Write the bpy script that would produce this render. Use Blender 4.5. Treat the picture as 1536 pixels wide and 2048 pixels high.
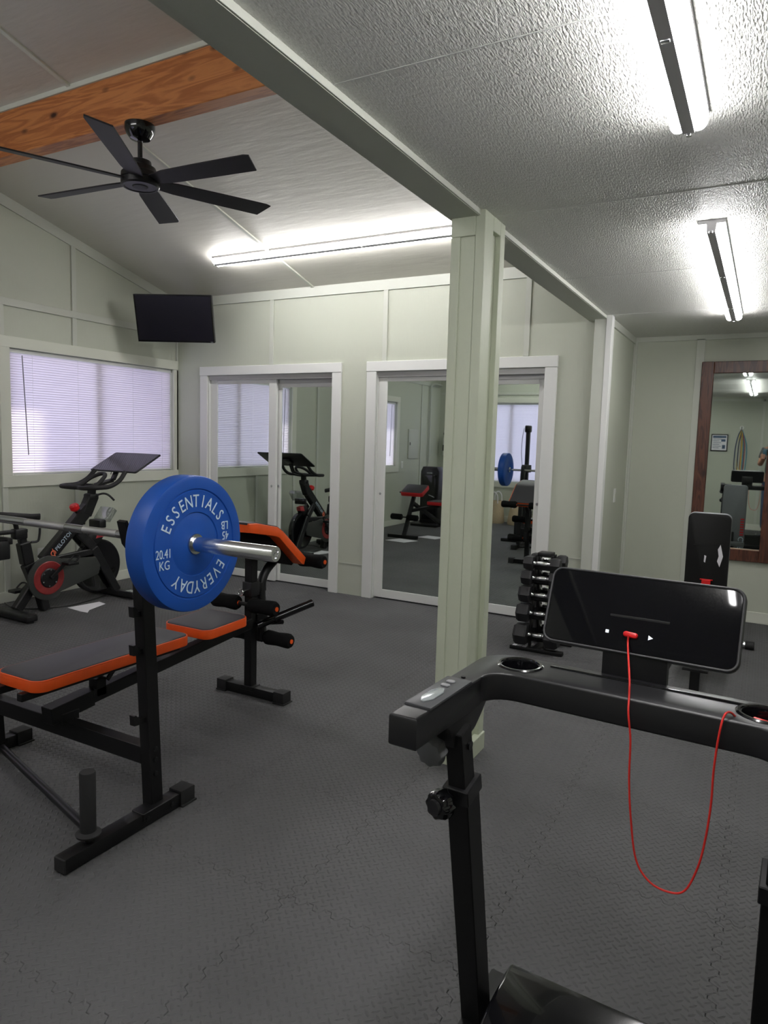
import bpy, bmesh, math, random
from mathutils import Vector, Matrix
random.seed(7)
for o in list(bpy.data.objects):
    bpy.data.objects.remove(o)
SC = bpy.context.scene
COL = SC.collection
PI = math.pi
V = Vector

# ------------------------------------------------------------------ camera, sky, exposure
CAM_H = 1.438
YAW, PITCH, ROLL = -0.49924676, -0.10370837, 0.02852008
cd = bpy.data.cameras.new('camera')
cd.sensor_fit = 'VERTICAL'
cd.sensor_height = 36.0
cd.lens = 1391.4 * 36.0 / 2048.0
cd.clip_start = 0.02
cam = bpy.data.objects.new('camera', cd)
COL.objects.link(cam)
fw = V((math.sin(YAW) * math.cos(PITCH), math.cos(YAW) * math.cos(PITCH), math.sin(PITCH)))
r0 = V((math.cos(YAW), -math.sin(YAW), 0))
u0 = r0.cross(fw)
rt = r0 * math.cos(ROLL) + u0 * math.sin(ROLL)
up = u0 * math.cos(ROLL) - r0 * math.sin(ROLL)
cam.matrix_world = Matrix(((rt.x, up.x, -fw.x, 0), (rt.y, up.y, -fw.y, 0), (rt.z, up.z, -fw.z, CAM_H), (0, 0, 0, 1)))
SC.camera = cam

w = bpy.data.worlds.new('sky')
SC.world = w
w.use_nodes = True
w.node_tree.nodes['Background'].inputs[0].default_value = (0.72, 0.74, 1.0, 1)
w.node_tree.nodes['Background'].inputs[1].default_value = 1.55

sl = bpy.data.lights.new('sun', 'SUN')
sl.energy = 3.2
sl.angle = math.radians(3)
sl.color = (1.0, 0.93, 0.88)
sun = bpy.data.objects.new('sun', sl)
COL.objects.link(sun)
sun.rotation_euler = Vector((0.62, -0.28, -0.80)).to_track_quat('-Z', 'Y').to_euler()

TUBE_POWER = 21.0
SC.view_settings.view_transform = 'Standard'
SC.view_settings.look = 'None'
SC.view_settings.gamma = 1.0
SC.view_settings.use_curve_mapping = False
SC.view_settings.exposure = 1.12
try:
    SC.cycles.use_denoising = True
    SC.cycles.max_bounces = 12
    SC.cycles.diffuse_bounces = 6
    SC.cycles.glossy_bounces = 8
    SC.cycles.sample_clamp_indirect = 6.0
except Exception:
    pass

# ------------------------------------------------------------------ helpers
def lin(c):
    out = []
    for v in c:
        v = v / 255.0
        out.append(v / 12.92 if v <= 0.04045 else ((v + 0.055) / 1.055) ** 2.4)
    return (out[0], out[1], out[2], 1.0)

MATS = {}
def mat(name, rgb, rough=0.5, metal=0.0, spec=0.5, var=0.0, vscale=3.0, bump=0.0, bscale=80.0, stretch=(1, 1, 1), coat=0.0, emit=None, estr=0.0, world=False, alpha=1.0, trans=0.0, ior=1.45):
    m = bpy.data.materials.new(name)
    m.use_nodes = True
    nt = m.node_tree
    b = nt.nodes['Principled BSDF']
    b.inputs['Base Color'].default_value = lin(rgb)
    b.inputs['Roughness'].default_value = rough
    b.inputs['Metallic'].default_value = metal
    b.inputs['Specular IOR Level'].default_value = spec
    b.inputs['Coat Weight'].default_value = coat
    b.inputs['Alpha'].default_value = alpha
    b.inputs['Transmission Weight'].default_value = trans
    b.inputs['IOR'].default_value = ior
    if emit:
        b.inputs['Emission Color'].default_value = lin(emit)
        b.inputs['Emission Strength'].default_value = estr
    if var or bump:
        if world:
            g = nt.nodes.new('ShaderNodeNewGeometry'); src = g.outputs['Position']
        else:
            g = nt.nodes.new('ShaderNodeTexCoord'); src = g.outputs['Object']
        mp = nt.nodes.new('ShaderNodeMapping')
        mp.inputs['Scale'].default_value = stretch
        nt.links.new(src, mp.inputs['Vector'])
    if var:
        n = nt.nodes.new('ShaderNodeTexNoise')
        n.inputs['Scale'].default_value = vscale
        n.inputs['Detail'].default_value = 6
        nt.links.new(mp.outputs[0], n.inputs['Vector'])
        cr = nt.nodes.new('ShaderNodeValToRGB')
        c = lin(rgb)
        cr.color_ramp.elements[0].position = 0.3
        cr.color_ramp.elements[1].position = 0.7
        cr.color_ramp.elements[0].color = [max(0, x * (1 - var)) for x in c[:3]] + [1]
        cr.color_ramp.elements[1].color = [min(1, x * (1 + var)) for x in c[:3]] + [1]
        nt.links.new(n.outputs['Fac'], cr.inputs[0])
        nt.links.new(cr.outputs[0], b.inputs['Base Color'])
    if bump:
        n2 = nt.nodes.new('ShaderNodeTexNoise')
        n2.inputs['Scale'].default_value = bscale
        n2.inputs['Detail'].default_value = 4
        nt.links.new(mp.outputs[0], n2.inputs['Vector'])
        bp = nt.nodes.new('ShaderNodeBump')
        bp.inputs['Strength'].default_value = bump
        bp.inputs['Distance'].default_value = 0.01
        nt.links.new(n2.outputs['Fac'], bp.inputs['Height'])
        nt.links.new(bp.outputs[0], b.inputs['Normal'])
    MATS[name] = m
    return m

def merge(dst, src):
    mp = {}
    for v in src.verts:
        mp[v] = dst.verts.new(v.co)
    for f in src.faces:
        try:
            dst.faces.new([mp[v] for v in f.verts])
        except ValueError:
            pass
    src.free()

def box(bm, x0, x1, y0, y1, z0, z1, bev=0.0, M=None, seg=2):
    t = bmesh.new()
    vs = [t.verts.new((x, y, z)) for z in (z0, z1) for y in (y0, y1) for x in (x0, x1)]
    for q in ((0, 2, 3, 1), (4, 5, 7, 6), (0, 1, 5, 4), (2, 6, 7, 3), (0, 4, 6, 2), (1, 3, 7, 5)):
        t.faces.new([vs[i] for i in q])
    if bev:
        bmesh.ops.bevel(t, geom=t.edges[:], offset=bev, segments=seg, affect='EDGES', profile=0.5)
    if M is not None:
        bmesh.ops.transform(t, matrix=M, verts=t.verts[:])
    merge(bm, t)

def frame(o, z, x=None):
    z = V(z).normalized()
    if x is None:
        x = V((1, 0, 0)) if abs(z.x) < 0.9 else V((0, 1, 0))
    x = V(x)
    x = (x - z * x.dot(z)).normalized()
    y = z.cross(x)
    o = V(o)
    return Matrix(((x.x, y.x, z.x, o.x), (x.y, y.y, z.y, o.y), (x.z, y.z, z.z, o.z), (0, 0, 0, 1)))

def beam(bm, p0, p1, wx, wy, side=(1, 0, 0), bev=0.002):
    """rectangular bar from p0 to p1; wx wide along 'side', wy across"""
    p0, p1 = V(p0), V(p1)
    L = (p1 - p0).length
    box(bm, -wx / 2, wx / 2, -wy / 2, wy / 2, 0, L, bev, frame(p0, p1 - p0, side), 1)

def lathe(bm, prof, M, n=24, cap=True):
    rings = []
    for r, h in prof:
        if r < 1e-6:
            rings.append([bm.verts.new(M @ V((0, 0, h)))])
        else:
            rings.append([bm.verts.new(M @ V((r * math.cos(2 * PI * k / n), r * math.sin(2 * PI * k / n), h))) for k in range(n)])
    for a, b in zip(rings, rings[1:]):
        for k in range(n):
            k2 = (k + 1) % n
            if len(a) == 1 and len(b) == 1:
                continue
            if len(a) == 1:
                bm.faces.new((a[0], b[k], b[k2]))
            elif len(b) == 1:
                bm.faces.new((a[k], a[k2], b[0]))
            else:
                bm.faces.new((a[k], a[k2], b[k2], b[k]))
    if cap:
        if len(rings[0]) > 1:
            bm.faces.new(rings[0][::-1])
        if len(rings[-1]) > 1:
            bm.faces.new(rings[-1])

def cyl(bm, p0, p1, r, r1=None, n=16, ch=0.0):
    p0, p1 = V(p0), V(p1)
    L = (p1 - p0).length
    r1 = r if r1 is None else r1
    pr = [(r, 0), (r1, L)]
    if ch:
        pr = [(r - ch, 0), (r, ch), (r1, L - ch), (r1 - ch, L)]
    lathe(bm, pr, frame(p0, p1 - p0), n)

def catmull(pts, k=6):
    P = [V(p) for p in pts]
    P = [P[0] * 2 - P[1]] + P + [P[-1] * 2 - P[-2]]
    out = []
    for i in range(1, len(P) - 2):
        for j in range(k):
            t = j / k
            a, b, c, d = P[i - 1], P[i], P[i + 1], P[i + 2]
            out.append(0.5 * ((2 * b) + (c - a) * t + (2 * a - 5 * b + 4 * c - d) * t * t + (3 * b - a - 3 * c + d) * t ** 3))
    out.append(P[-2])
    return out

def tube(bm, pts, r, n=10, closed=False):
    pts = [V(p) for p in pts]
    N = len(pts)
    rr = r if isinstance(r, (list, tuple)) else [r] * N
    nrm = None
    rings = []
    for i, p in enumerate(pts):
        if closed:
            t = (pts[(i + 1) % N] - pts[i - 1])
        else:
            t = pts[min(i + 1, N - 1)] - pts[max(i - 1, 0)]
        t.normalize()
        if nrm is None:
            nrm = t.orthogonal().normalized()
        nrm = (nrm - t * nrm.dot(t)).normalized()
        b = t.cross(nrm)
        rings.append([bm.verts.new(p + (nrm * math.cos(2 * PI * k / n) + b * math.sin(2 * PI * k / n)) * rr[i]) for k in range(n)])
    seq = list(zip(rings, rings[1:])) + ([(rings[-1], rings[0])] if closed else [])
    for a, b in seq:
        for k in range(n):
            bm.faces.new((a[k], a[(k + 1) % n], b[(k + 1) % n], b[k]))
    if not closed:
        bm.faces.new(rings[0][::-1])
        bm.faces.new(rings[-1])

def prism(bm, poly, h0, h1, M=None, bev=0.0, seg=2):
    t = bmesh.new()
    a = [t.verts.new((p[0], p[1], h0)) for p in poly]
    b = [t.verts.new((p[0], p[1], h1)) for p in poly]
    t.faces.new(a[::-1])
    t.faces.new(b)
    n = len(poly)
    for i in range(n):
        t.faces.new((a[i], a[(i + 1) % n], b[(i + 1) % n], b[i]))
    bmesh.ops.recalc_face_normals(t, faces=t.faces[:])
    if bev:
        es = [e for e in t.edges if abs(e.verts[0].co.z - e.verts[1].co.z) < 1e-7]
        bmesh.ops.bevel(t, geom=es, offset=bev, segments=seg, affect='EDGES', profile=0.5)
    if M is not None:
        bmesh.ops.transform(t, matrix=M, verts=t.verts[:])
    merge(bm, t)

def rrect(w, h, r, n=6):
    out = []
    for cx, cy, a0 in ((w / 2 - r, h / 2 - r, 0), (-w / 2 + r, h / 2 - r, PI / 2), (-w / 2 + r, -h / 2 + r, PI), (w / 2 - r, -h / 2 + r, 1.5 * PI)):
        for k in range(n + 1):
            a = a0 + PI / 2 * k / n
            out.append((cx + r * math.cos(a), cy + r * math.sin(a)))
    return out

def mesh_of(bm, name, m, smooth=True, ang=32, fix=True):
    if fix:
        bmesh.ops.recalc_face_normals(bm, faces=bm.faces[:])
    me = bpy.data.meshes.new(name)
    bm.to_mesh(me)
    bm.free()
    if smooth:
        for p in me.polygons:
            p.use_smooth = True
        me.set_sharp_from_angle(angle=math.radians(ang))
    if m is not None:
        me.materials.append(m)
    return me

def obj(name, bm, m, parent=None, label=None, **kw):
    me = bm if isinstance(bm, bpy.types.Mesh) else mesh_of(bm, name, m, **kw)
    o = bpy.data.objects.new(name, me)
    COL.objects.link(o)
    if parent is not None:
        o.parent = parent
    if label:
        o['label'] = label
    return o

def tag(o, label, cat, group=None):
    o['label'] = label
    o['category'] = cat
    if group:
        o['group'] = group
    return o

def thing(name, label, cat, loc=(0, 0, 0), rotz=0.0, group=None):
    o = bpy.data.objects.new(name, None)
    o.empty_display_size = 0.1
    COL.objects.link(o)
    o.location = loc
    o.rotation_euler = (0, 0, rotz)
    return tag(o, label, cat, group)

def struct(name, bm, m, label=None, parent=None, **kw):
    o = obj(name, bm, m, parent, **kw)
    if parent is None:
        o['kind'] = 'structure'
        if label:
            o['label'] = label
    return o

def B(*a, **k):
    bm = bmesh.new()
    box(bm, *a, **k)
    return bm

def copy_tree(src, loc, rotz, label, group=None):
    r = src.copy()
    COL.objects.link(r)
    r.location = loc
    r.rotation_euler = (0, 0, rotz)
    r['label'] = label
    if group:
        r['group'] = group
    for ch in src.children:
        c = ch.copy(); COL.objects.link(c); c.parent = r
        for g in ch.children:
            d = g.copy(); COL.objects.link(d); d.parent = c
    return r

def text_bm(s, size, depth=0.0006, align='CENTER'):
    cu = bpy.data.curves.new('txt', 'FONT')
    cu.body = s
    cu.size = size
    cu.extrude = depth
    cu.align_x = align
    cu.align_y = 'CENTER'
    cu.resolution_u = 3
    ob = bpy.data.objects.new('txt', cu)
    COL.objects.link(ob)
    bpy.context.view_layer.update()
    dg = bpy.context.evaluated_depsgraph_get()
    me = bpy.data.meshes.new_from_object(ob.evaluated_get(dg))
    bm = bmesh.new()
    bm.from_mesh(me)
    bpy.data.objects.remove(ob)
    bpy.data.curves.remove(cu)
    bpy.data.meshes.remove(me)
    return bm

def put_text(dst, s, size, M, depth=0.0006, sx=1.0):
    t = text_bm(s, size, depth)
    bmesh.ops.transform(t, matrix=M @ Matrix.Diagonal((sx, 1, 1, 1)), verts=t.verts[:])
    merge(dst, t)

def boolean_cut(o, cutter_bm):
    cme = mesh_of(cutter_bm, 'cut', None, smooth=False)
    co = bpy.data.objects.new('cut', cme)
    COL.objects.link(co)
    md = o.modifiers.new('b', 'BOOLEAN')
    md.object = co
    md.operation = 'DIFFERENCE'
    md.solver = 'EXACT'
    bpy.context.view_layer.update()
    dg = bpy.context.evaluated_depsgraph_get()
    me = bpy.data.meshes.new_from_object(o.evaluated_get(dg))
    o.modifiers.clear()
    old = o.data
    o.data = me
    bpy.data.objects.remove(co)
    for p in me.polygons:
        p.use_smooth = True
    me.set_sharp_from_angle(angle=math.radians(32))

# ------------------------------------------------------------------ materials
WALL = mat('wall_paint_sage', (186, 190, 176), 0.55, var=0.02, vscale=1.2, bump=0.12, bscale=60, stretch=(1, 1, 0.15), world=True)
TRIM = mat('trim_paint_sage', (192, 195, 185), 0.45, bump=0.05, bscale=90, world=True)
POSTM = mat('post_paint', (188, 194, 174), 0.5, bump=0.25, bscale=45, stretch=(1, 1, 0.4), world=True)
WHITE = mat('casing_white', (222, 223, 220), 0.4)
BASEW = mat('baseboard_white', (214, 216, 204), 0.45)
CEILR = mat('ceiling_textured', (222, 222, 217), 0.38, spec=0.6, bump=1.0, bscale=125, stretch=(1.5, 0.45, 1), world=True)
CEILL = mat('ceiling_vault', (218, 215, 205), 0.5, bump=0.25, bscale=14, stretch=(0.25, 1.4, 1.4), world=True)
HEADER = mat('header_paint', (186, 190, 176), 0.55, bump=0.06, bscale=60, world=True)
RUB = mat('rubber_mat', (84, 84, 85), 0.62, spec=0.35, var=0.16, vscale=1.6, bump=0.12, bscale=220, world=True)
SUB = mat('subfloor_dark', (22, 22, 22), 0.9)
MIRROR = mat('mirror_glass', (214, 222, 216), 0.015, metal=1.0)
ALU = mat('door_track_grey', (178, 178, 176), 0.35, metal=0.2)
CHROME = mat('chrome', (225, 226, 228), 0.21, metal=1.0)
STEEL = mat('steel_bar', (190, 191, 193), 0.22, metal=1.0)
KNURL = mat('steel_knurl', (172, 172, 168), 0.42, metal=1.0, bump=0.3, bscale=900)
BLACK = mat('black_powdercoat', (17, 17, 18), 0.42, spec=0.4)
BLACKP = mat('black_plastic', (24, 24, 26), 0.38)
BLACKG = mat('black_gloss', (14, 14, 17), 0.12, coat=0.4)
RUBBERB = mat('black_rubber', (30, 30, 31), 0.7)
FOAM = mat('black_foam', (17, 17, 18), 0.85, spec=0.15, bump=0.2, bscale=400)
VINYL = mat('black_vinyl', (62, 60, 64), 0.45, spec=0.45, bump=0.06, bscale=300)
ORANGE = mat('orange_vinyl', (226, 84, 24), 0.45, var=0.05, vscale=20)
RED = mat('red_vinyl', (190, 32, 36), 0.45)
BLUE = mat('blue_rubber', (26, 78, 164), 0.42, spec=0.4, var=0.03, vscale=6)
TEXTW = mat('printed_white', (205, 222, 238), 0.5)
SCREEN = mat('screen_glass', (13, 13, 17), 0.03, spec=0.5)
TVSCR = mat('television_glass', (26, 25, 33), 0.22, spec=0.4)
GREYP = mat('grey_plastic', (120, 121, 124), 0.35)
SILVER = mat('silver_plastic', (188, 194, 198), 0.2, metal=0.6)
PAPER = mat('paper', (232, 230, 236), 0.7)
CHARCOAL = mat('fan_charcoal', (40, 38, 42), 0.5)
REDP = mat('red_plastic', (214, 26, 30), 0.3)
CORDR = mat('red_cord', (214, 44, 38), 0.5)
SLATM = None

def wood_mat(name, c0, c1, knot, scale, axis, rough=0.45):
    m = bpy.data.materials.new(name)
    m.use_nodes = True
    nt = m.node_tree
    b = nt.nodes['Principled BSDF']
    b.inputs['Roughness'].default_value = rough
    g = nt.nodes.new('ShaderNodeNewGeometry')
    mp = nt.nodes.new('ShaderNodeMapping')
    st = [9.0, 9.0, 9.0]
    st[axis] = 0.9
    mp.inputs['Scale'].default_value = [s * scale for s in st]
    nt.links.new(g.outputs['Position'], mp.inputs[0])
    kp = nt.nodes.new('ShaderNodeMapping')
    ks = [9.0, 0.0, 9.0]
    ks[axis] = 4.2
    kp.inputs['Scale'].default_value = ks
    nt.links.new(g.outputs['Position'], kp.inputs[0])
    vo = nt.nodes.new('ShaderNodeTexVoronoi')
    vo.inputs['Scale'].default_value = 1.0
    nt.links.new(kp.outputs[0], vo.inputs['Vector'])
    kr = nt.nodes.new('ShaderNodeValToRGB')
    kr.color_ramp.elements[0].position = 0.07
    kr.color_ramp.elements[0].color = (1, 1, 1, 1)
    kr.color_ramp.elements[1].position = 0.20
    kr.color_ramp.elements[1].color = (0, 0, 0, 1)
    nt.links.new(vo.outputs['Distance'], kr.inputs[0])
    wv = nt.nodes.new('ShaderNodeTexNoise')
    wv.inputs['Scale'].default_value = 1.6
    wv.inputs['Detail'].default_value = 5
    wv.inputs['Distortion'].default_value = 1.2
    nt.links.new(mp.outputs[0], wv.inputs['Vector'])
    sn = nt.nodes.new('ShaderNodeMath'); sn.operation = 'MULTIPLY'; sn.inputs[1].default_value = 26.0
    nt.links.new(wv.outputs['Fac'], sn.inputs[0])
    s2 = nt.nodes.new('ShaderNodeMath'); s2.operation = 'SINE'
    nt.links.new(sn.outputs[0], s2.inputs[0])
    cr = nt.nodes.new('ShaderNodeMix'); cr.data_type = 'RGBA'
    mr = nt.nodes.new('ShaderNodeMapRange')
    mr.inputs['From Min'].default_value = -1
    nt.links.new(s2.outputs[0], mr.inputs['Value'])
    nt.links.new(mr.outputs[0], cr.inputs['Factor'])
    cr.inputs[6].default_value = lin(c0)
    cr.inputs[7].default_value = lin(c1)
    mk = nt.nodes.new('ShaderNodeMix'); mk.data_type = 'RGBA'
    nt.links.new(kr.outputs[0], mk.inputs['Factor'])
    nt.links.new(cr.outputs[2], mk.inputs[6])
    mk.inputs[7].default_value = lin(knot)
    nt.links.new(mk.outputs[2], b.inputs['Base Color'])
    return m

WOODB = wood_mat('beam_wood', (170, 100, 52), (204, 132, 76), (64, 34, 24), 1.0, 0)
WOODF = wood_mat('mirror_frame_wood', (66, 36, 26), (96, 56, 40), (50, 26, 20), 1.6, 2, 0.4)

def slat_material():
    m = bpy.data.materials.new('blind_slat')
    m.use_nodes = True
    nt = m.node_tree
    nt.nodes.remove(nt.nodes['Principled BSDF'])
    d = nt.nodes.new('ShaderNodeBsdfDiffuse')
    d.inputs[0].default_value = (0.80, 0.77, 0.80, 1)
    t = nt.nodes.new('ShaderNodeBsdfTranslucent')
    t.inputs[0].default_value = (0.86, 0.78, 0.84, 1)
    mx = nt.nodes.new('ShaderNodeMixShader')
    mx.inputs[0].default_value = 0.42
    nt.links.new(d.outputs[0], mx.inputs[1])
    nt.links.new(t.outputs[0], mx.inputs[2])
    nt.links.new(mx.outputs[0], nt.nodes['Material Output'].inputs[0])
    return m
SLATM = slat_material()

def pane_material(name, tint, gl):
    m = bpy.data.materials.new(name)
    m.use_nodes = True
    nt = m.node_tree
    nt.nodes.remove(nt.nodes['Principled BSDF'])
    d = nt.nodes.new('ShaderNodeBsdfTransparent')
    d.inputs[0].default_value = tint
    t = nt.nodes.new('ShaderNodeBsdfGlossy')
    t.inputs['Roughness'].default_value = 0.02
    mx = nt.nodes.new('ShaderNodeMixShader')
    mx.inputs[0].default_value = gl
    nt.links.new(d.outputs[0], mx.inputs[1])
    nt.links.new(t.outputs[0], mx.inputs[2])
    nt.links.new(mx.outputs[0], nt.nodes['Material Output'].inputs[0])
    return m
PANE = pane_material('window_glass', (0.94, 0.96, 0.96, 1), 0.06)
CLEARP = pane_material('clear_plastic', (0.72, 0.74, 0.74, 1), 0.18)

def emit_material(name, rgb, s):
    m = bpy.data.materials.new(name)
    m.use_nodes = True
    nt = m.node_tree
    b = nt.nodes['Principled BSDF']
    b.inputs['Base Color'].default_value = (0.9, 0.9, 0.9, 1)
    b.inputs['Emission Color'].default_value = rgb
    b.inputs['Emission Strength'].default_value = s
    return m
TUBEM = emit_material('led_tube', (1.0, 0.985, 0.98, 1), TUBE_POWER)
ICON = emit_material('console_icon', (0.62, 0.74, 0.92, 1), 0.22)

# ------------------------------------------------------------------ the room
XL, YB, YA, XA, XR, YF = -5.466, 5.42, 6.50, -1.09, 1.75, -1.20
CEIL_R = 2.385
RIDGE = 1.6
def zc(y):
    return 2.81 + 0.255 * (YB - y) if y >= RIDGE else 2.81 + 0.255 * (YB - RIDGE) - 0.255 * (RIDGE - y)

# outside: unseen overhang, wall and ground added to shape light on the blind
EXT = mat('added_exterior', (196, 192, 200), 0.8)
struct('added_shade_eave', B(XL - 0.75, XL - 0.1, YF - 0.3, YB + 0.5, 2.52, 2.60), EXT, 'unseen overhang added outside the left wall to shade the blind')
struct('added_shade_wall', B(XL - 1.9, XL - 1.75, 4.72, 9.5, -0.3, 4.6), EXT, 'unseen plain wall added outside the window to shade the blind')
struct('ground_outside', B(XL - 9, XL - 0.1, YF - 6, YB + 6, -0.34, -0.3), EXT, 'unseen bare ground added outside the left wall')
# ---- floor: interlocking rubber mats on a dark slab
fl = struct('floor', B(XL - 0.1, XR + 0.1, YF - 0.1, YA + 0.1, -0.06, -0.014), SUB, 'dark charcoal floor of interlocking diamond plate rubber mats')
TS = 0.6
TX0, TY0 = -0.02, 4.67
def wave(s):
    """interlock profile along a tile edge, s in 0..1"""
    n = 9
    t = (s * n) % 1.0
    a = 0.011
    if s < 0.02 or s > 0.98:
        return 0.0
    if t < 0.08: return a * (t / 0.08)
    if t < 0.42: return a
    if t < 0.58: return a * (1 - 2 * (t - 0.42) / 0.16)
    if t < 0.92: return -a
    return -a * (1 - (t - 0.92) / 0.08)
def tile_mesh():
    bm = bmesh.new()
    N = 9 * 12
    g = 0.0007
    def loop(inset, z):
        pts = []
        for k in range(N):
            s = k / N; pts.append((s * TS, wave(s) + inset, z))
        for k in range(N):
            s = k / N; pts.append((TS + wave(s) - inset, s * TS, z))
        for k in range(N):
            s = 1 - k / N; pts.append((s * TS, TS + wave(s) - inset, z))
        for k in range(N):
            s = 1 - k / N; pts.append((wave(s) + inset, s * TS, z))
        return [bm.verts.new(p) for p in pts]
    l0 = loop(g, -0.013); l1 = loop(g, -0.0016); l2 = loop(g + 0.0016, 0.0)
    for a, b in ((l0, l1), (l1, l2)):
        for k in range(len(a)):
            bm.faces.new((a[k], a[(k + 1) % len(a)], b[(k + 1) % len(a)], b[k]))
    bm.faces.new(l2)
    P = TS / 18
    L, W, H = 0.0138, 0.0044, 0.0022
    for i in range(18):
        for j in range(18):
            for typ in (0, 1):
                cx = (i + 0.25 + 0.5 * typ) * P; cy = (j + 0.25 + 0.5 * typ) * P
                a = PI / 4 if typ else -PI / 4
                c, s = math.cos(a), math.sin(a)
                def q(u, v, z):
                    return bm.verts.new((cx + u * c - v * s, cy + u * s + v * c, z))
                b = [q(-L, 0, 0), q(-L * .45, -W, 0), q(L * .45, -W, 0), q(L, 0, 0), q(L * .45, W, 0), q(-L * .45, W, 0)]
                t = [q(-L * .45, 0, H), q(L * .45, 0, H)]
                bm.faces.new((b[0], b[1], t[0])); bm.faces.new((b[1], b[2], t[1], t[0])); bm.faces.new((b[2], b[3], t[1]))
                bm.faces.new((b[3], b[4], t[1])); bm.faces.new((b[4], b[5], t[0], t[1])); bm.faces.new((b[5], b[0], t[0]))
    return mesh_of(bm, 'mat_tile', RUB, smooth=False, fix=False)
TM = tile_mesh()
def clipped(me, ox, oy, planes):
    bm = bmesh.new(); bm.from_mesh(me)
    for co, no in planes:
        bmesh.ops.bisect_plane(bm, geom=bm.verts[:] + bm.edges[:] + bm.faces[:], plane_co=(co[0] - ox, co[1] - oy, 0), plane_no=no, clear_outer=True)
    m2 = bpy.data.meshes.new('mat_tile'); bm.to_mesh(m2); bm.free()
    if not m2.materials: m2.materials.append(RUB)
    return m2
for i in range(-10, 4):
    for j in range(-11, 5):
        x0 = TX0 + i * TS; y0 = TY0 + j * TS
        if x0 > XR or x0 + TS < XL or y0 > YA or y0 + TS < YF: continue
        if x0 + TS < XA - 0.12 and y0 > YB + 0.06: continue
        pl = []
        if x0 < XL + 0.02: pl.append(((XL, 0, 0), (-1, 0, 0)))
        if x0 + TS > XR - 0.02: pl.append(((XR, 0, 0), (1, 0, 0)))
        if y0 < YF + 0.02: pl.append(((0, YF, 0), (0, -1, 0)))
        if y0 + TS > YA - 0.02: pl.append(((0, YA, 0), (0, 1, 0)))
        if x0 + TS < XA + 0.02 and y0 + TS > YB + 0.1: pl.append(((0, YB + 0.1, 0), (0, 1, 0)))
        me = clipped(TM, x0, y0, pl) if pl else TM
        if not me.polygons: continue
        o = bpy.data.objects.new('mat_tile', me); COL.objects.link(o)
        o.parent = fl; o.location = (x0, y0, 0)

# ---- walls
def wall_poly(name, poly, x0, x1, m, label):
    """wall in the YZ plane"""
    bm = bmesh.new()
    M = Matrix(((0, 0, 1, 0), (1, 0, 0, 0), (0, 1, 0, 0), (0, 0, 0, 1)))
    prism(bm, poly, x0, x1, M)
    return struct(name, bm, m, label)

# left wall with two windows
W1 = (3.57, 5.36, 1.057, 2.096)
W2 = (0.54, 1.95, 1.0, 2.06)
bm = bmesh.new()
for y0, y1, z0, z1 in ((YF, W2[0], 0, 4), (W2[0], W2[1], 0, W2[2]), (W2[0], W2[1], W2[3], 4), (W2[1], W1[0], 0, 4), (W1[0], W1[1], 0, W1[2]), (W1[0], W1[1], W1[3], 4), (W1[1], YB + 0.1, 0, 4)):
    box(bm, XL - 0.1, XL, y0, y1, z0, z1)
wl = struct('wall_left', bm, WALL, 'pale sage green left wall with windows and batten strips')
# back wall with the two closet openings
C1 = (-5.03, -3.525); C2 = (-3.062, -1.56); CT = 2.032
bm = bmesh.new()
for x0, x1, z0, z1 in ((XL, C1[0], 0, CT), (C1[1], C2[0], 0, CT), (C2[1], XA, 0, CT), (XL, XA, CT, 3.2)):
    box(bm, x0, x1, YB, YB + 0.1, z0, z1)
wb = struct('wall_back', bm, WALL, 'pale sage green back wall with two mirrored closets')
struct('wall_closet', B(XL - 0.1, XA - 0.1, YB + 0.3, YB + 0.36, 0, 3.2), SUB)
wa = struct('wall_alcove', B(XA - 0.1, XR + 0.1, YA, YA + 0.1, 0, 2.6), WALL, 'sage green wall of the alcove behind the wood framed mirror')
ws = struct('wall_alcove_side', B(XA - 0.1, XA, YB - 0.02, YA, 0, 2.6), WALL, 'narrow sage green side wall of the alcove with a switch')
struct('wall_right', B(XR, XR + 0.1, YF - 0.1, YA + 0.1, 0, 2.6), WALL)
# front wall behind the camera with one window
W3 = (-4.95, -3.25, 0.73, 2.16)
bm = bmesh.new()
for x0, x1, z0, z1 in ((XL - 0.1, W3[0], 0, 3.6), (W3[0], W3[1], 0, W3[2]), (W3[0], W3[1], W3[3], 3.6), (W3[1], XR + 0.1, 0, 3.6)):
    box(bm, x0, x1, YF - 0.1, YF, z0, z1)
wf = struct('wall_front', bm, WALL, 'sage green front wall seen in the mirrors')

# ---- ceilings
bm = bmesh.new()
M = Matrix(((0, 0, 1, 0), (1, 0, 0, 0), (0, 1, 0, 0), (0, 0, 0, 1)))
ym = YB + 0.12
prism(bm, [(ym, zc(ym)), (RIDGE, zc(RIDGE)), (YF - 0.12, zc(YF - 0.12)), (YF - 0.12, zc(YF - 0.12) + 0.1), (RIDGE, zc(RIDGE) + 0.1), (ym, zc(ym) + 0.1)], XL - 0.1, -1.2, M)
cl = struct('ceiling', bm, CEILL, 'grey painted sloped ceiling over the left half of the room')
def ceil_batten(x, y0, y1, w=0.032, t=0.012):
    bm = bmesh.new()
    p0 = V((x, y0, zc(y0))); p1 = V((x, y1, zc(y1)))
    beam(bm, p0, p1, w, 2 * t)
    obj('batten', bm, BASEW, cl)
ceil_batten(-3.76, 2.98, YB)
ceil_batten(-3.76, RIDGE, 2.88)
cr = struct('ceiling_flat', B(-1.15, XR + 0.1, YF - 0.1, YA + 0.1, CEIL_R + 0.012, CEIL_R + 0.1), CEILR, 'flat textured grey white ceiling over the right half of the room')
ys = [YF - 0.1, -0.78, 0.44, 1.66, 2.88, 4.10, 5.32, YA + 0.1]
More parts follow.
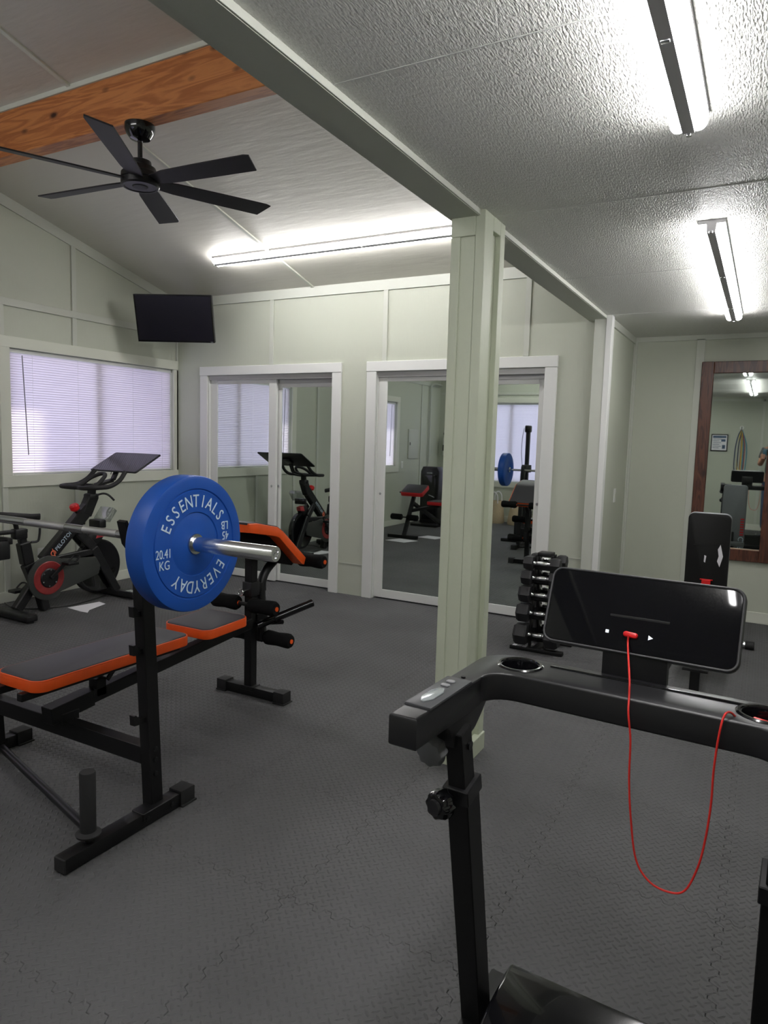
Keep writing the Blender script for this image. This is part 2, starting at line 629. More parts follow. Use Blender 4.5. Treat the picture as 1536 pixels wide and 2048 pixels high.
for a, b in zip(ys, ys[1:]):
    obj('seam_strip', B(-1.10, XR, b - 0.0025, b + 0.0025, CEIL_R - 0.0012, CEIL_R + 0.002), WHITE, cr)
    obj('ceiling_panel', B(-1.12, XR + 0.1, a, b, CEIL_R, CEIL_R + 0.012), CEILR, cr)

# ---- header beam between the two ceilings
bm = bmesh.new()
box(bm, -1.208, -1.105, YF, YB, 2.361, 3.9)
hd = struct('trim_1', bm, HEADER, 'long painted header beam between the vaulted and the flat ceiling')
obj('board', B(-1.246, -1.2115, YF, YB, 2.366, 3.9, bev=0.002, seg=1), HEADER, hd)
obj('board', B(-1.105, -1.098, YF, YB, 2.3625, CEIL_R, bev=0.001, seg=1), TRIM, hd)

# ---- wooden purlin
bm = bmesh.new()
box(bm, XL, -1.246, 2.88, 2.98, 3.160, 3.432, bev=0.004, seg=1)
wbm = struct('trim_2', bm, WOODB, 'orange stained knotty wooden beam under the sloped ceiling')
obj('cap_strip', B(XL, -1.246, 2.872, 2.985, 3.432, 3.50), BASEW, wbm)

# ---- central post
pst = struct('trim_3', B(-1.222, -1.119, 2.775, 3.01, 0, 2.362, bev=0.003, seg=1), POSTM, 'free standing pale green painted post in the middle of the room')
for args in ((-1.119, -1.078, 2.770, 2.868, 0, CEIL_R), (-1.119, -1.078, 2.958, 3.015, 0, CEIL_R), (-1.119, -1.078, 2.868, 2.958, 2.325, CEIL_R), (-1.119, -1.100, 2.868, 2.958, 0, 2.325)):
    obj('board', B(*args, bev=0.002, seg=1), POSTM, pst)
obj('board', B(-1.226, -1.119, 2.766, 2.776, 2.285, 2.362, bev=0.002, seg=1), POSTM, pst)
obj('board', B(-1.226, -1.185, 2.768, 2.776, 0.085, 2.285, bev=0.002, seg=1), POSTM, pst)
obj('base_block', B(-1.232, -1.112, 2.758, 2.776, 0, 0.085, bev=0.003, seg=1), POSTM, pst)
obj('base_block', B(-1.112, -1.070, 2.760, 3.018, 0, 0.085, bev=0.003, seg=1), POSTM, pst)

# ---- pilaster at the closet wall end
pil = struct('trim_4', B(-1.183, -1.098, 5.325, YB, 0, 2.361, bev=0.002, seg=1), TRIM, 'square pale post where the closet wall ends')
obj('board', B(-1.098, -1.055, 5.318, 5.40, 0, CEIL_R, bev=0.002, seg=1), WHITE, pil)

# ---- battens, crowns, baseboards, casings
def batten(parent, *a, m=None):
    return obj('batten', B(*a, bev=0.0015, seg=1), m or TRIM, parent)
t = 0.014
def slope_batten(parent, x0, x1, y0, y1, dz0, dz1, name='crown_board'):
    bm = bmesh.new()
    prism(bm, [(y0, zc(y0) + dz0), (y1, zc(y1) + dz0), (y1, zc(y1) + dz1), (y0, zc(y0) + dz1)], x0, x1, Matrix(((0, 0, 1, 0), (1, 0, 0, 0), (0, 1, 0, 0), (0, 0, 0, 1))))
    return obj(name, bm, TRIM, parent)
slope_batten(wl, XL, XL + t, RIDGE, YB, -0.088, 0.01)
slope_batten(wl, XL, XL + t, YF, RIDGE, -0.088, 0.01)
for y in (4.187, 2.97, 2.24, -0.4):
    batten(wl, XL, XL + t, y - 0.022, y + 0.022, 2.487, zc(y) - 0.085)
for y in (4.187, 2.97, 2.24, -0.4):
    w1 = W1[0] - 0.09 < y < YB
    batten(wl, XL, XL + t, y - 0.022, y + 0.022, 2.187 if w1 else 0.09, 2.427)
batten(wl, XL, XL + t, 4.165, 4.209, 0.09, 0.957)
batten(wl, XL, XL + t, YB - 0.045, YB, 0.09, 0.957)
batten(wl, XL, XL + t, 0.9, 0.944, 0.09, 0.90)
batten(wl, XL, XL + t, 3.480, 3.53, 2.187, 2.427)
batten(wl, XL, XL + t, 3.480, 3.53, 0.09, 0.957)
batten(wl, XL, XL + t, YF, YB, 2.427, 2.487)
batten(wl, XL, XL + t + 0.004, YB - 0.02, YB, 0.09, 2.7)
for x in (-4.225, -2.99, -1.72):
    batten(wb, x - 0.022, x + 0.022, YB - t, YB, CT + 0.09, 2.725)
obj('crown_board', B(XL, -1.246, YB - t, YB, 2.725, 2.83), TRIM, wb)
obj('joint_strip', B(C1[1] + 0.09, C2[0] - 0.1, YB - 0.005, YB, 0.288, 0.294), TRIM, wb)
obj('joint_strip', B(C2[1] + 0.1, -1.183, YB - 0.005, YB, 0.556, 0.562), TRIM, wb)
batten(wa, -0.586, -0.52, YA - t, YA, 0.095, 2.354)
batten(wa, 0.75, 0.80, YA - t, YA, 0.095, 2.354)
batten(wa, XA, XA + 0.03, YA - t, YA, 0.095, 2.354)
obj('crown_board', B(XA, XR, YA - t, YA, 2.345, CEIL_R), TRIM, wa)
obj('crown_board', B(XA, XA + t, YB, YA, 2.33, CEIL_R), TRIM, ws)
batten(ws, XA, XA + t, YA - 0.03, YA, 0.0, 2.33)
struct('baseboard_alcove', B(XA, XR, YA - 0.016, YA, 0, 0.095, bev=0.003, seg=1), BASEW)
struct('baseboard_left', B(XL, XL + 0.016, YF, YB, 0, 0.09, bev=0.003, seg=1), BASEW)
struct('baseboard_front', B(XL, XR, YF, YF + 0.016, 0, 0.11, bev=0.003, seg=1), BASEW)
for x in (-5.2, -2.6, -1.5, -0.1, 1.1):
    batten(wf, x - 0.022, x + 0.022, YF, YF + t, 0.11, 2.38)
batten(wf, XL, XR, YF, YF + t, 1.96 + 0.34, 2.345)

# casings
def casing_y(name, parentname, C, x=None):
    pass
def closet(idx, C, label):
    x0, x1 = C
    cs = struct('trim_%d' % idx, B(x0 - 0.1, x1 + 0.1, YB - 0.024, YB, CT, CT + 0.087, bev=0.003, seg=1), WHITE, label)
    obj('casing_board', B(x0 - 0.098, x0, YB - 0.02, YB, 0, CT, bev=0.003, seg=1), WHITE, cs)
    obj('casing_board', B(x1, x1 + 0.098, YB - 0.02, YB, 0, CT, bev=0.003, seg=1), WHITE, cs)
    obj('jamb', B(x0 - 0.01, x0 + 0.004, YB, YB + 0.16, 0, CT), WHITE, cs)
    obj('jamb', B(x1 - 0.004, x1 + 0.01, YB, YB + 0.16, 0, CT), WHITE, cs)
    obj('sliding_track', B(x0, x1, YB + 0.012, YB + 0.15, CT - 0.045, CT + 0.01), ALU, cs)
    obj('track_fascia', B(x0 + 0.004, x1 - 0.004, YB + 0.006, YB + 0.010, CT - 0.046, CT - 0.001), ALU, cs)
    xm_ = (x0 + x1) / 2 + 0.07
    obj('track_fascia', B(xm_, x1 - 0.004, YB + 0.064, YB + 0.070, CT - 0.082, CT - 0.046), ALU, cs)
    return cs
closet(5, C1, 'white casing around the smaller left mirrored closet')
closet(6, C2, 'white casing around the mirrored closet behind the post')
def sliding_door(n, x0, x1, y0, stL, stR, top, label):
    zb, zt = 0.012, top
    y1 = y0 + 0.03
    zr0, zr1 = 0.088, zt - 0.04
    d = struct('door_%d' % n, B(x0 + stL, x1 - stR, y0 + 0.006, y0 + 0.014, zr0, zr1), MIRROR, label, smooth=False)
    obj('stile', B(x0, x0 + stL, y0, y1, zb, zt, bev=0.002, seg=1), WHITE, d)
    obj('stile', B(x1 - stR, x1, y0, y1, zb, zt, bev=0.002, seg=1), WHITE, d)
    obj('bottom_rail', B(x0 + stL, x1 - stR, y0, y1, zb, zr0, bev=0.002, seg=1), WHITE, d)
    obj('top_rail', B(x0 + stL, x1 - stR, y0, y1, zr1, zt, bev=0.002, seg=1), WHITE, d)
    bm = bmesh.new()
    for xx in ((x1 - stR / 2,) if n in (1,) else (x0 + stL / 2,) if n in (2, 3) else (x1 - stR / 2,)):
        cyl(bm, (xx, y0 - 0.004, 0.955), (xx, y0 + 0.002, 0.955), 0.011, n=14)
    obj('finger_lock', bm, CHROME, d)
    return d
DY1, DY2 = YB + 0.03, YB + 0.075
sliding_door(1, C1[0] + 0.004, -4.19, DY1, 0.09, 0.09, CT - 0.045, 'left mirrored sliding door of the smaller closet')
sliding_door(2, -4.21, C1[1] - 0.004, DY2, 0.05, 0.035, CT - 0.08, 'right mirrored sliding door of the smaller closet, set further back')
sliding_door(3, C2[0] + 0.004, -2.27, DY1, 0.085, 0.08, CT - 0.045, 'mirrored sliding door left of the middle post')
sliding_door(4, -2.31, C2[1] - 0.004, DY2, 0.05, 0.06, CT - 0.08, 'mirrored sliding door right of the middle post')

def window(n, wall_axis, a0, a1, z0, z1, label, wall, blindlabel, nslat, wand_at, sign=1):
    """windows in the left wall (axis y) or front wall (axis x)"""
    def bx(a_0, a_1, d0, d1, zz0, zz1, **k):
        # d = depth into the room from the wall face
        if wall_axis == 'y':
            return B(XL + d0, XL + d1, a_0, a_1, zz0, zz1, **k)
        return B(a_0, a_1, YF + d0, YF + d1, zz0, zz1, **k)
    wn = struct('window_%d' % n, bx(a0 + 0.02, a1 - 0.02, -0.082, -0.078, z0 + 0.02, z1 - 0.02), PANE, label)
    for q in ((a0, a0 + 0.035, z0, z1), (a1 - 0.035, a1, z0, z1), (a0, a1, z0, z0 + 0.035), (a0, a1, z1 - 0.035, z1), ((a0 + a1) / 2 - 0.03, (a0 + a1) / 2 + 0.03, z0, z1)):
        obj('sash_bar', bx(q[0], q[1], -0.098, -0.062, q[2], q[3]), WHITE, wn)
    cw = 0.09
    r1 = min(a1 + cw, YB) if wall_axis == 'y' else a1 + cw
    obj('casing_board', bx(a0 - cw, r1, 0, 0.02, z1, z1 + 0.091, bev=0.002, seg=1), BASEW, wn)
    obj('casing_board', bx(a0 - cw, r1, 0, 0.02, z0 - 0.098, z0, bev=0.002, seg=1), BASEW, wn)
    obj('casing_board', bx(a0 - cw, a0, 0, 0.018, z0, z1, bev=0.002, seg=1), BASEW, wn)
    obj('casing_board', bx(a1, r1, 0, 0.018, z0, z1, bev=0.002, seg=1), BASEW, wn)
    # blind
    L = a1 - a0 - 0.016
    mid = (a0 + a1) / 2
    if wall_axis == 'y':
        bl = thing('window_blind', blindlabel, 'blind', (XL - 0.030, mid, z0), 0.0, 'white slatted window blinds')
        R = Matrix.Identity(4)
    else:
        bl = thing('window_blind', blindlabel, 'blind', (mid, YF - 0.030, z0), PI / 2, 'white slatted window blinds')
    H = z1 - z0
    obj('headrail', B(-0.016, 0.016, -L / 2, L / 2, H - 0.035, H - 0.004, bev=0.003, seg=1), WHITE, bl)
    s = bmesh.new()
    n_ = 6
    wd = 0.0265
    rows = []
    tilt = math.radians(66)
    for k in range(n_ + 1):
        u = (k / n_ - 0.5) * wd
        h = 0.0022 * (1 - (2 * k / n_ - 1) ** 2)
        x = u * math.cos(tilt) - h * math.sin(tilt)
        z = u * math.sin(tilt) + h * math.cos(tilt)
        rows.append((s.verts.new((x, -L / 2, z)), s.verts.new((x, L / 2, z))))
    for a, b in zip(rows, rows[1:]):
        s.faces.new((a[0], a[1], b[1], b[0]))
    sm = mesh_of(s, 'slat', SLATM, ang=80)
    zt, zb_ = H - 0.05, 0.028
    for k in range(nslat):
        o = bpy.data.objects.new('slat', sm); COL.objects.link(o); o.parent = bl
        o.location = (0, 0, zb_ + (zt - zb_) * k / (nslat - 1))
        o.rotation_euler = (0, random.uniform(-0.03, 0.03), 0)
    obj('bottom_rail', B(-0.011, 0.011, -L / 2, L / 2, 0.006, 0.018, bev=0.003, seg=1), WHITE, bl)
    for f in (0.12, 0.37, 0.72, 0.93):
        bm = bmesh.new()
        cyl(bm, (0.013, -L / 2 + L * f, 0.015), (0.013, -L / 2 + L * f, H - 0.03), 0.0009, n=6)
        obj('ladder_cord', bm, WHITE, bl)
    bm = bmesh.new()
    cyl(bm, (0.020, wand_at, H - 0.05), (0.024, wand_at + 0.035, H * 0.16), 0.004, n=8)
    obj('tilt_wand', bm, GREYP, bl)
    return wn
window(1, 'y', W1[0], W1[1], W1[2], W1[3], 'wide window in the left wall beside the exercise bike', wl, 'wide white slatted blind glowing lavender beside the exercise bike', 48, -0.77)
window(2, 'y', W2[0], W2[1], W2[2], W2[3], 'narrow window seen in the closet mirror beside the electric panel', wl, 'closed white blind seen in the mirror left of the electric panel', 48, -0.55)
window(3, 'x', W3[0], W3[1], W3[2], W3[3], 'window in the front wall seen in the mirror behind the blue plate', wf, 'closed white blind in the mirror behind the reflected blue plate', 62, 0.3)

# ------------------------------------------------------------------ ceiling lights
FIXW = mat('fixture_enamel', (222, 220, 224), 0.4)
def ceiling_light(label, loc, length, rot, group='twin tube ceiling lights'):
    """fixture along local Y, hanging below local z = 0"""
    t_ = thing('ceiling_light', label, 'light', loc, 0.0, group)
    t_.rotation_euler = rot
    L = length
    bm = bmesh.new()
    prism(bm, [(-0.052, 0), (0.052, 0), (0.052, -0.0165), (0.020, -0.0165), (0.016, -0.052), (-0.016, -0.052), (-0.020, -0.0165), (-0.052, -0.0165)], 0.02, L - 0.02, frame((0, 0, 0), (0, 1, 0), (1, 0, 0)) @ Matrix.Diagonal((1, -1, 1, 1)))
    obj('channel', bm, FIXW, t_)
    for s in (-1, 1):
        bm = bmesh.new()
        n = 14
        prof = []
        for k in range(n + 1):
            a = -PI * 0.62 + PI * 0.71 * k / n
            prof.append((0.026 + 0.024 * math.cos(a), -0.027 + 0.024 * math.sin(a)))
        prof.append((0.022, -0.0160)); prof.append((0.018, -0.045))
        v0 = [bm.verts.new((s * p[0], 0.025, p[1])) for p in prof]
        v1 = [bm.verts.new((s * p[0], L - 0.025, p[1])) for p in prof]
        N = len(prof)
        for k in range(N):
            bm.faces.new((v0[k], v0[(k + 1) % N], v1[(k + 1) % N], v1[k]))
        bm.faces.new(v0); bm.faces.new(v1[::-1])
        obj('tube', bm, TUBEM, t_)
    for y0, y1 in ((0, 0.025), (L - 0.025, L)):
        bm = bmesh.new()
        M_ = Matrix.Translation((0, y0, 0)) @ frame((0, 0, 0), (0, 1, 0), (1, 0, 0))
        # local y of frame points down (-z)
        prism(bm, [(-0.050, 0.002), (0.050, 0.002), (0.052, 0.028), (0.044, 0.044), (0.02, 0.053), (-0.02, 0.053), (-0.044, 0.044), (-0.052, 0.028)], 0, y1 - y0, M_ @ Matrix.Diagonal((1, -1, 1, 1)), bev=0.002, seg=1)
        obj('end_cap', bm, GREYP, t_)
        bm = bmesh.new()
        cyl(bm, (0, (y0 + y1) / 2, -0.050), (0, (y0 + y1) / 2, -0.057), 0.008, n=12)
        obj('screw', bm, CHROME, t_)
    for f in (0.38, 0.78):
        bm = bmesh.new()
        box(bm, -0.010, 0.010, L * f - 0.007, L * f + 0.007, -0.056, -0.048, 0.002)
        obj('mounting_clip', bm, CHROME, t_)
    return t_
ceiling_light('bright twin tube strip light nearest the camera on the flat ceiling', (-0.265, -0.18, CEIL_R), 2.44, (0, 0, 0))
ceiling_light('twin tube strip light on the flat ceiling near the wood framed mirror', (-0.273, 3.25, CEIL_R), 2.30, (0, 0, 0))
ang = math.atan(0.255)
lz = zc(4.80)
ceiling_light('twin tube strip light on the sloped ceiling above the closets', (-1.94, 4.80, lz), 2.45, Matrix.Rotation(-ang, 4, 'X').to_euler() if False else (-ang, 0, PI / 2))
bpy.data.objects['ceiling_light.002'].rotation_euler = (Matrix.Rotation(-ang, 3, 'X') @ Matrix.Rotation(PI / 2, 3, 'Z')).to_euler()

ceiling_light('twin tube strip light on the front slope of the vaulted ceiling behind the camera', (-1.94, -0.35, zc(-0.35)), 2.45, (0, 0, 0))
bpy.data.objects['ceiling_light.003'].rotation_euler = (Matrix.Rotation(ang, 3, 'X') @ Matrix.Rotation(PI / 2, 3, 'Z')).to_euler()

# ------------------------------------------------------------------ ceiling fan
FX, FY = -3.235, 2.93
fan = thing('ceiling_fan', 'black six blade ceiling fan hanging from the wooden beam', 'fan', (FX, FY, 3.16))
bm = bmesh.new()
lathe(bm, [(0.0, 0.0), (0.083, 0.0), (0.083, -0.03), (0.075, -0.05), (0.055, -0.075), (0.02, -0.085), (0, -0.085)], Matrix.Identity(4), 32)
obj('canopy', bm, BLACKG, fan)
bm = bmesh.new(); cyl(bm, (0, 0, -0.08), (0, 0, -0.20), 0.0135, n=16)
obj('downrod', bm, BLACKG, fan)
bm = bmesh.new()
lathe(bm, [(0, -0.155), (0.035, -0.155), (0.06, -0.165), (0.064, -0.19), (0.085, -0.2), (0.092, -0.222), (0.104, -0.235), (0.106, -0.262), (0.102, -0.266), (0.106, -0.27), (0.106, -0.298), (0.098, -0.306), (0.09, -0.306), (0.086, -0.302), (0, -0.302)], Matrix.Translation((0, 0, -0.03)), 40)
mh = obj('motor_housing', bm, BLACKP, fan)
bm = bmesh.new(); lathe(bm, [(0.0, -0.306), (0.04, -0.306), (0.045, -0.302)], Matrix.Translation((0, 0, -0.03)), 24)
obj('cap_disc', bm, CHARCOAL, mh)
R_TIP = 0.785
bm = bmesh.new()
outl = [(0.09, -0.040), (0.20, -0.058), (0.45, -0.064), (R_TIP - 0.03, -0.068), (R_TIP, -0.058), (R_TIP - 0.035, 0.066), (0.45, 0.062), (0.20, 0.056), (0.09, 0.040)]
Mb = Matrix.Translation((0, 0, -0.302)) @ Matrix.Rotation(math.radians(-13), 4, 'X')
prism(bm, outl, -0.004, 0.004, Mb, bev=0.0015, seg=1)
bmesh_blade = mesh_of(bm, 'blade', CHARCOAL)
for k in range(6):
    o = bpy.data.objects.new('blade', bmesh_blade); COL.objects.link(o); o.parent = fan
    o.rotation_euler = (0, 0, math.radians(4 + 60 * k))

# ------------------------------------------------------------------ television in the corner
tv = thing('television', 'black flat television mounted high in the corner', 'television', (-4.871, 4.799, 2.489))
yw, tl = math.radians(-64.78), math.radians(15.74)
nn = V((math.cos(yw) * math.cos(tl), math.sin(yw) * math.cos(tl), -math.sin(tl)))
rr_ = V((-math.sin(yw), math.cos(yw), 0))
tv.rotation_mode = 'QUATERNION'
tv.rotation_quaternion = frame((0, 0, 0), nn, rr_).to_quaternion()
bm = bmesh.new(); prism(bm, rrect(0.725, 0.425, 0.006, 3), -0.035, 0.0, None, 0.003)
obj('body', bm, BLACKP, tv)
bm = bmesh.new()
for q in ((-0.3625, 0.3625, 0.2015, 0.2125), (-0.3625, 0.3625, -0.2125, -0.198), (-0.3625, -0.3515, -0.198, 0.2015), (0.3515, 0.3625, -0.198, 0.2015)):
    box(bm, q[0], q[1], q[2], q[3], -0.002, 0.004, 0.001, None, 1)
obj('bezel', bm, BLACKG, tv)
obj('screen', B(-0.352, 0.352, -0.199, 0.202, -0.001, 0.0012), TVSCR, tv)
obj('badge', B(0.325, 0.350, -0.2075, -0.2035, 0.0035, 0.0046), SILVER, tv)
bm = bmesh.new()
box(bm, -0.16, 0.16, -0.1, 0.1, -0.06, -0.035, 0.01)
box(bm, -0.03, 0.03, -0.03, 0.03, -0.30, -0.05, 0.004)
box(bm, -0.05, 0.05, -0.10, 0.10, -0.62, -0.30, 0.004)
obj('wall_bracket', bm, BLACK, tv)

# ------------------------------------------------------------------ blue bumper plates
def plate(label, loc, flip):
    t_ = thing('bumper_plate', label, 'weight plate', loc, PI if flip else 0.0, 'blue rubber bumper plates on the barbell')
    R = 0.229
    M_ = frame((0, 0, 0), (1, 0, 0), (0, 1, 0))   # lathe axis +X = outer face
    prof = [(0.0255, -0.080), (0.10, -0.080), (0.104, -0.083), (0.18, -0.083), (0.215, -0.083), (0.226, -0.078), (R, -0.070), (R, -0.012), (0.226, -0.003), (0.218, 0.0),
            (0.186, 0.0), (0.184, -0.004), (0.181, -0.004), (0.179, -0.001), (0.108, -0.001), (0.106, -0.005), (0.103, -0.005), (0.100, -0.003), (0.034, -0.003), (0.0255, -0.003), (0.0255, -0.080)]
    bm = bmesh.new(); lathe(bm, prof, M_, 96, cap=False)
    obj('disc', bm, BLUE, t_, ang=40)
    bm = bmesh.new(); lathe(bm, [(0.0257, -0.004), (0.0257, 0.003), (0.034, 0.003), (0.035, 0.0), (0.035, -0.004)], M_, 40, cap=False)
    obj('hub_ring', bm, STEEL, t_)
    bm = bmesh.new()
    def on_face(y, z, rot, x=0.0004):
        # text plane: right = +Y, up = +Z, normal +X
        return Matrix.Translation((x, y, z)) @ Matrix(((0, 0, 1, 0), (1, 0, 0, 0), (0, 1, 0, 0), (0, 0, 0, 1))) @ Matrix.Rotation(rot, 4, 'Z')
    def arc(word, a0, a1, rad, size):
        n = len(word)
        for k, ch in enumerate(word):
            a = math.radians(a0 + (a1 - a0) * k / (n - 1))
            put_text(bm, ch, size, on_face(rad * math.cos(a), rad * math.sin(a), a - PI / 2), 0.0006, 0.78)
    arc('ESSENTIALS', 155, 38, 0.143, 0.060)
    obj('lettering', bm, TEXTW, t_, smooth=False); bm = bmesh.new()
    arc('EVERYDAY', -35, -128, 0.143, 0.060)
    obj('lettering', bm, TEXTW, t_, smooth=False); bm = bmesh.new()
    put_text(bm, '20.41', 0.042, on_face(-0.143, -0.018, 0.0), 0.0006, 0.72)
    put_text(bm, 'KG', 0.042, on_face(-0.140, -0.055, 0.0), 0.0006, 0.8)
    obj('lettering', bm, TEXTW, t_, smooth=False); bm = bmesh.new()
    put_text(bm, '45', 0.042, on_face(0.143, 0.016, PI), 0.0006, 0.8)
    put_text(bm, 'LB', 0.042, on_face(0.140, 0.052, PI), 0.0006, 0.8)
    obj('lettering', bm, TEXTW, t_, smooth=False)
    return t_
BY, BZ = 1.72, 1.073
plate('large blue bumper plate with white lettering on the near barbell end', (-1.65, BY, BZ), False)
plate('blue bumper plate on the far barbell end, seen only in the closet mirror', (-3.20, BY, BZ), True)

# ------------------------------------------------------------------ barbell
bb = thing('barbell', 'long steel barbell resting across the weight bench rack', 'barbell', (0, BY, BZ))
XM = -2.425
for s in (1, -1):
    bm = bmesh.new()
    x_in, x_out = XM + s * 0.69, XM + s * 1.13
    lathe(bm, [(0.0, 0), (0.012, 0), (0.030, 0.002), (0.036, 0.004), (0.036, 0.03), (0.0252, 0.032), (0.0252, 0.435), (0.0235, 0.439), (0.014, 0.439), (0.012, 0.434), (0.006, 0.434), (0.005, 0.438), (0, 0.438)],
          frame((x_in - s * 0.02, 0, 0), (s, 0, 0)), 36)
    obj('sleeve', bm, CHROME, bb)
seg = [(-0.71, -0.62, 0), (-0.62, -0.30, 1), (-0.30, -0.12, 0), (-0.12, 0.12, 1), (0.12, 0.22, 0), (0.22, 0.40, 1), (0.40, 0.71, 0)]
for a, b, k in seg:
    bm = bmesh.new(); cyl(bm, (XM + a, 0, 0), (XM + b, 0, 0), 0.0152 - 0.0006 * k, n=24)
    obj('grip_section' if k else 'shaft', bm, KNURL if k else STEEL, bb)

# ------------------------------------------------------------------ weight bench with rack (orange trim)
BX = -2.42
wbn = thing('weight_bench', 'black and orange weight bench with rack and curl pad holding the barbell', 'bench', (BX, 0, 0))
def bp(name, bm, m, **k):
    return obj(name, bm, m, wbn, **k)
for s in (1, -1):
    x = s * 0.484
    bm = bmesh.new(); beam(bm, (x, 1.792, 0.05), (x, 1.746, 1.035), 0.05, 0.055)
    up_ = bp('upright', bm, BLACK)
    bm = bmesh.new()
    # hook : plate + lip
    prism(bm, [(1.775, 0.99), (1.775, 1.09), (1.766, 1.13), (1.758, 1.13), (1.748, 1.07), (1.735, 1.056), (1.708, 1.056), (1.697, 1.072), (1.668, 1.135), (1.656, 1.13), (1.676, 1.05), (1.70, 1.02), (1.715, 0.99)], x - 0.022, x + 0.022, Matrix(((0, 0, 1, 0), (1, 0, 0, 0), (0, 1, 0, 0), (0, 0, 0, 1))), 0.002, 1)
    bp('bar_hook', bm, BLACK)
    for zz in (0.66, 0.80, 0.40):
        bm = bmesh.new()
        prism(bm, [(1.76, zz), (1.72, zz + 0.002), (1.705, zz + 0.022), (1.695, zz + 0.022), (1.698, zz - 0.016), (1.76, zz - 0.02)], x - 0.012, x + 0.012, Matrix(((0, 0, 1, 0), (1, 0, 0, 0), (0, 1, 0, 0), (0, 0, 0, 1))))
        bp('catch_peg', bm, BLACK)
        # foot tube sits under the upright
    bp('rack_foot', B(x + 0.02 * s - 0.027, x + 0.02 * s + 0.027, 1.382, 1.90, 0.004, 0.056, bev=0.003), BLACK)
    bm = bmesh.new()
    xm = x + 0.02 * s
    prism(bm, [(xm - 0.032, 1.885), (xm + 0.032, 1.885), (xm + 0.034, 1.955), (xm - 0.034, 1.955)], 0.0, 0.064, None, 0.004)
    box(bm, xm - 0.04, xm + 0.04, 1.885, 1.962, 0.0, 0.008, 0.002)
    bp('rubber_foot_cap', bm, RUBBERB)
    bp('end_cap', B(xm - 0.026, xm + 0.026, 1.377, 1.384, 0.007, 0.055, bev=0.002, seg=1), RUBBERB)
    bp('foot_bracket', B(xm - 0.031, xm + 0.031, 1.70, 1.84, 0.03, 0.0595, bev=0.002, seg=1), BLACK)
    for yy in (1.72, 1.84):
        bm = bmesh.new(); cyl(bm, (xm + s * 0.026, yy, 0.035), (xm + s * 0.035, yy, 0.035), 0.009, n=8)
        bp('bolt', bm, BLACKP)
    for zz in (0.23, 0.27, 0.175):
        bm = bmesh.new(); cyl(bm, (x + s * 0.024, 1.782, zz), (x + s * 0.031, 1.782, zz), 0.009, n=8)
        bp('bolt', bm, BLACKP)
    bm = bmesh.new()
    yk = 1.49
    cyl(bm, (xm, yk, 0.055), (xm, yk, 0.09), 0.013)
    lathe(bm, [(0.0, 0.082), (0.040, 0.082), (0.042, 0.088), (0.033, 0.092), (0.026, 0.096), (0.0265, 0.30), (0.024, 0.304), (0, 0.304)], Matrix.Translation((xm, yk, 0)), 24)
    bp('plate_storage_peg', bm, RUBBERB)
bm = bmesh.new(); beam(bm, (-0.46, 1.782, 0.243), (0.46, 1.782, 0.243), 0.05, 0.068, side=(0, 1, 0))
bp('crossbar', bm, BLACK)
bm = bmesh.new(); cyl(bm, (-0.46, 1.80, 0.03), (0.48, 1.545, 0.03), 0.016, n=16)
bp('floor_tie_rod', bm, BLACKP)
# spine from crossbar to front post
bm = bmesh.new(); beam(bm, (0, 1.72, 0.315), (0, 2.93, 0.418), 0.05, 0.055)
bp('spine', bm, BLACK)
bm = bmesh.new(); beam(bm, (0, 1.70, 0.312), (0, 1.90, 0.330), 0.064, 0.068)
beam(bm, (0, 1.782, 0.27), (0, 1.782, 0.31), 0.07, 0.08)
bp('spine_bracket', bm, BLACK)
bm = bmesh.new(); beam(bm, (0.0, 1.94, 0.325), (0, 1.94, 0.400), 0.05, 0.05)
beam(bm, (0.035, 1.96, 0.39), (0.035, 2.04, 0.47), 0.008, 0.022)
beam(bm, (-0.035, 1.96, 0.39), (-0.035, 2.04, 0.47), 0.008, 0.022)
bp('incline_support', bm, BLACK)
for s in (-1, 1):
    bm = bmesh.new(); beam(bm, (s * 0.07, 1.54, 0.452), (s * 0.07, 2.33, 0.448), 0.03, 0.03)
    bp('pad_rail', bm, BLACK)
def pad(name, W, L, T, M_, r, m_top, m_side, band=0.030):
    """vinyl pad: orange side band, dark top with piping"""
    bm = bmesh.new(); prism(bm, rrect(W, L, r, 6), -T / 2, T / 2 - 0.006, M_, 0.004)
    s_ = bp(name, bm, m_side)
    bm = bmesh.new(); prism(bm, rrect(W - 0.012, L - 0.012, r - 0.006, 6), T / 2 - 0.014, T / 2, M_, 0.006, 3)
    obj('upholstery', bm, m_top, s_)
    bm = bmesh.new()
    pts = [M_ @ V((p[0], p[1], T / 2 - 0.006)) for p in rrect(W - 0.004, L - 0.004, r, 6)]
    tube(bm, pts, 0.0028, 6, closed=True)
    obj('piping', bm, m_side, s_)
    return s_
pad('back_pad', 0.265, 0.79, 0.05, frame((0.0, 1.965, 0.488), (0, 0.004, 1), (1, 0, 0)), 0.05, VINYL, ORANGE)
pad('seat_pad', 0.30, 0.31, 0.05, frame((0.0, 2.60, 0.488), (0, -0.03, 1), (1, 0, 0)), 0.045, VINYL, ORANGE)
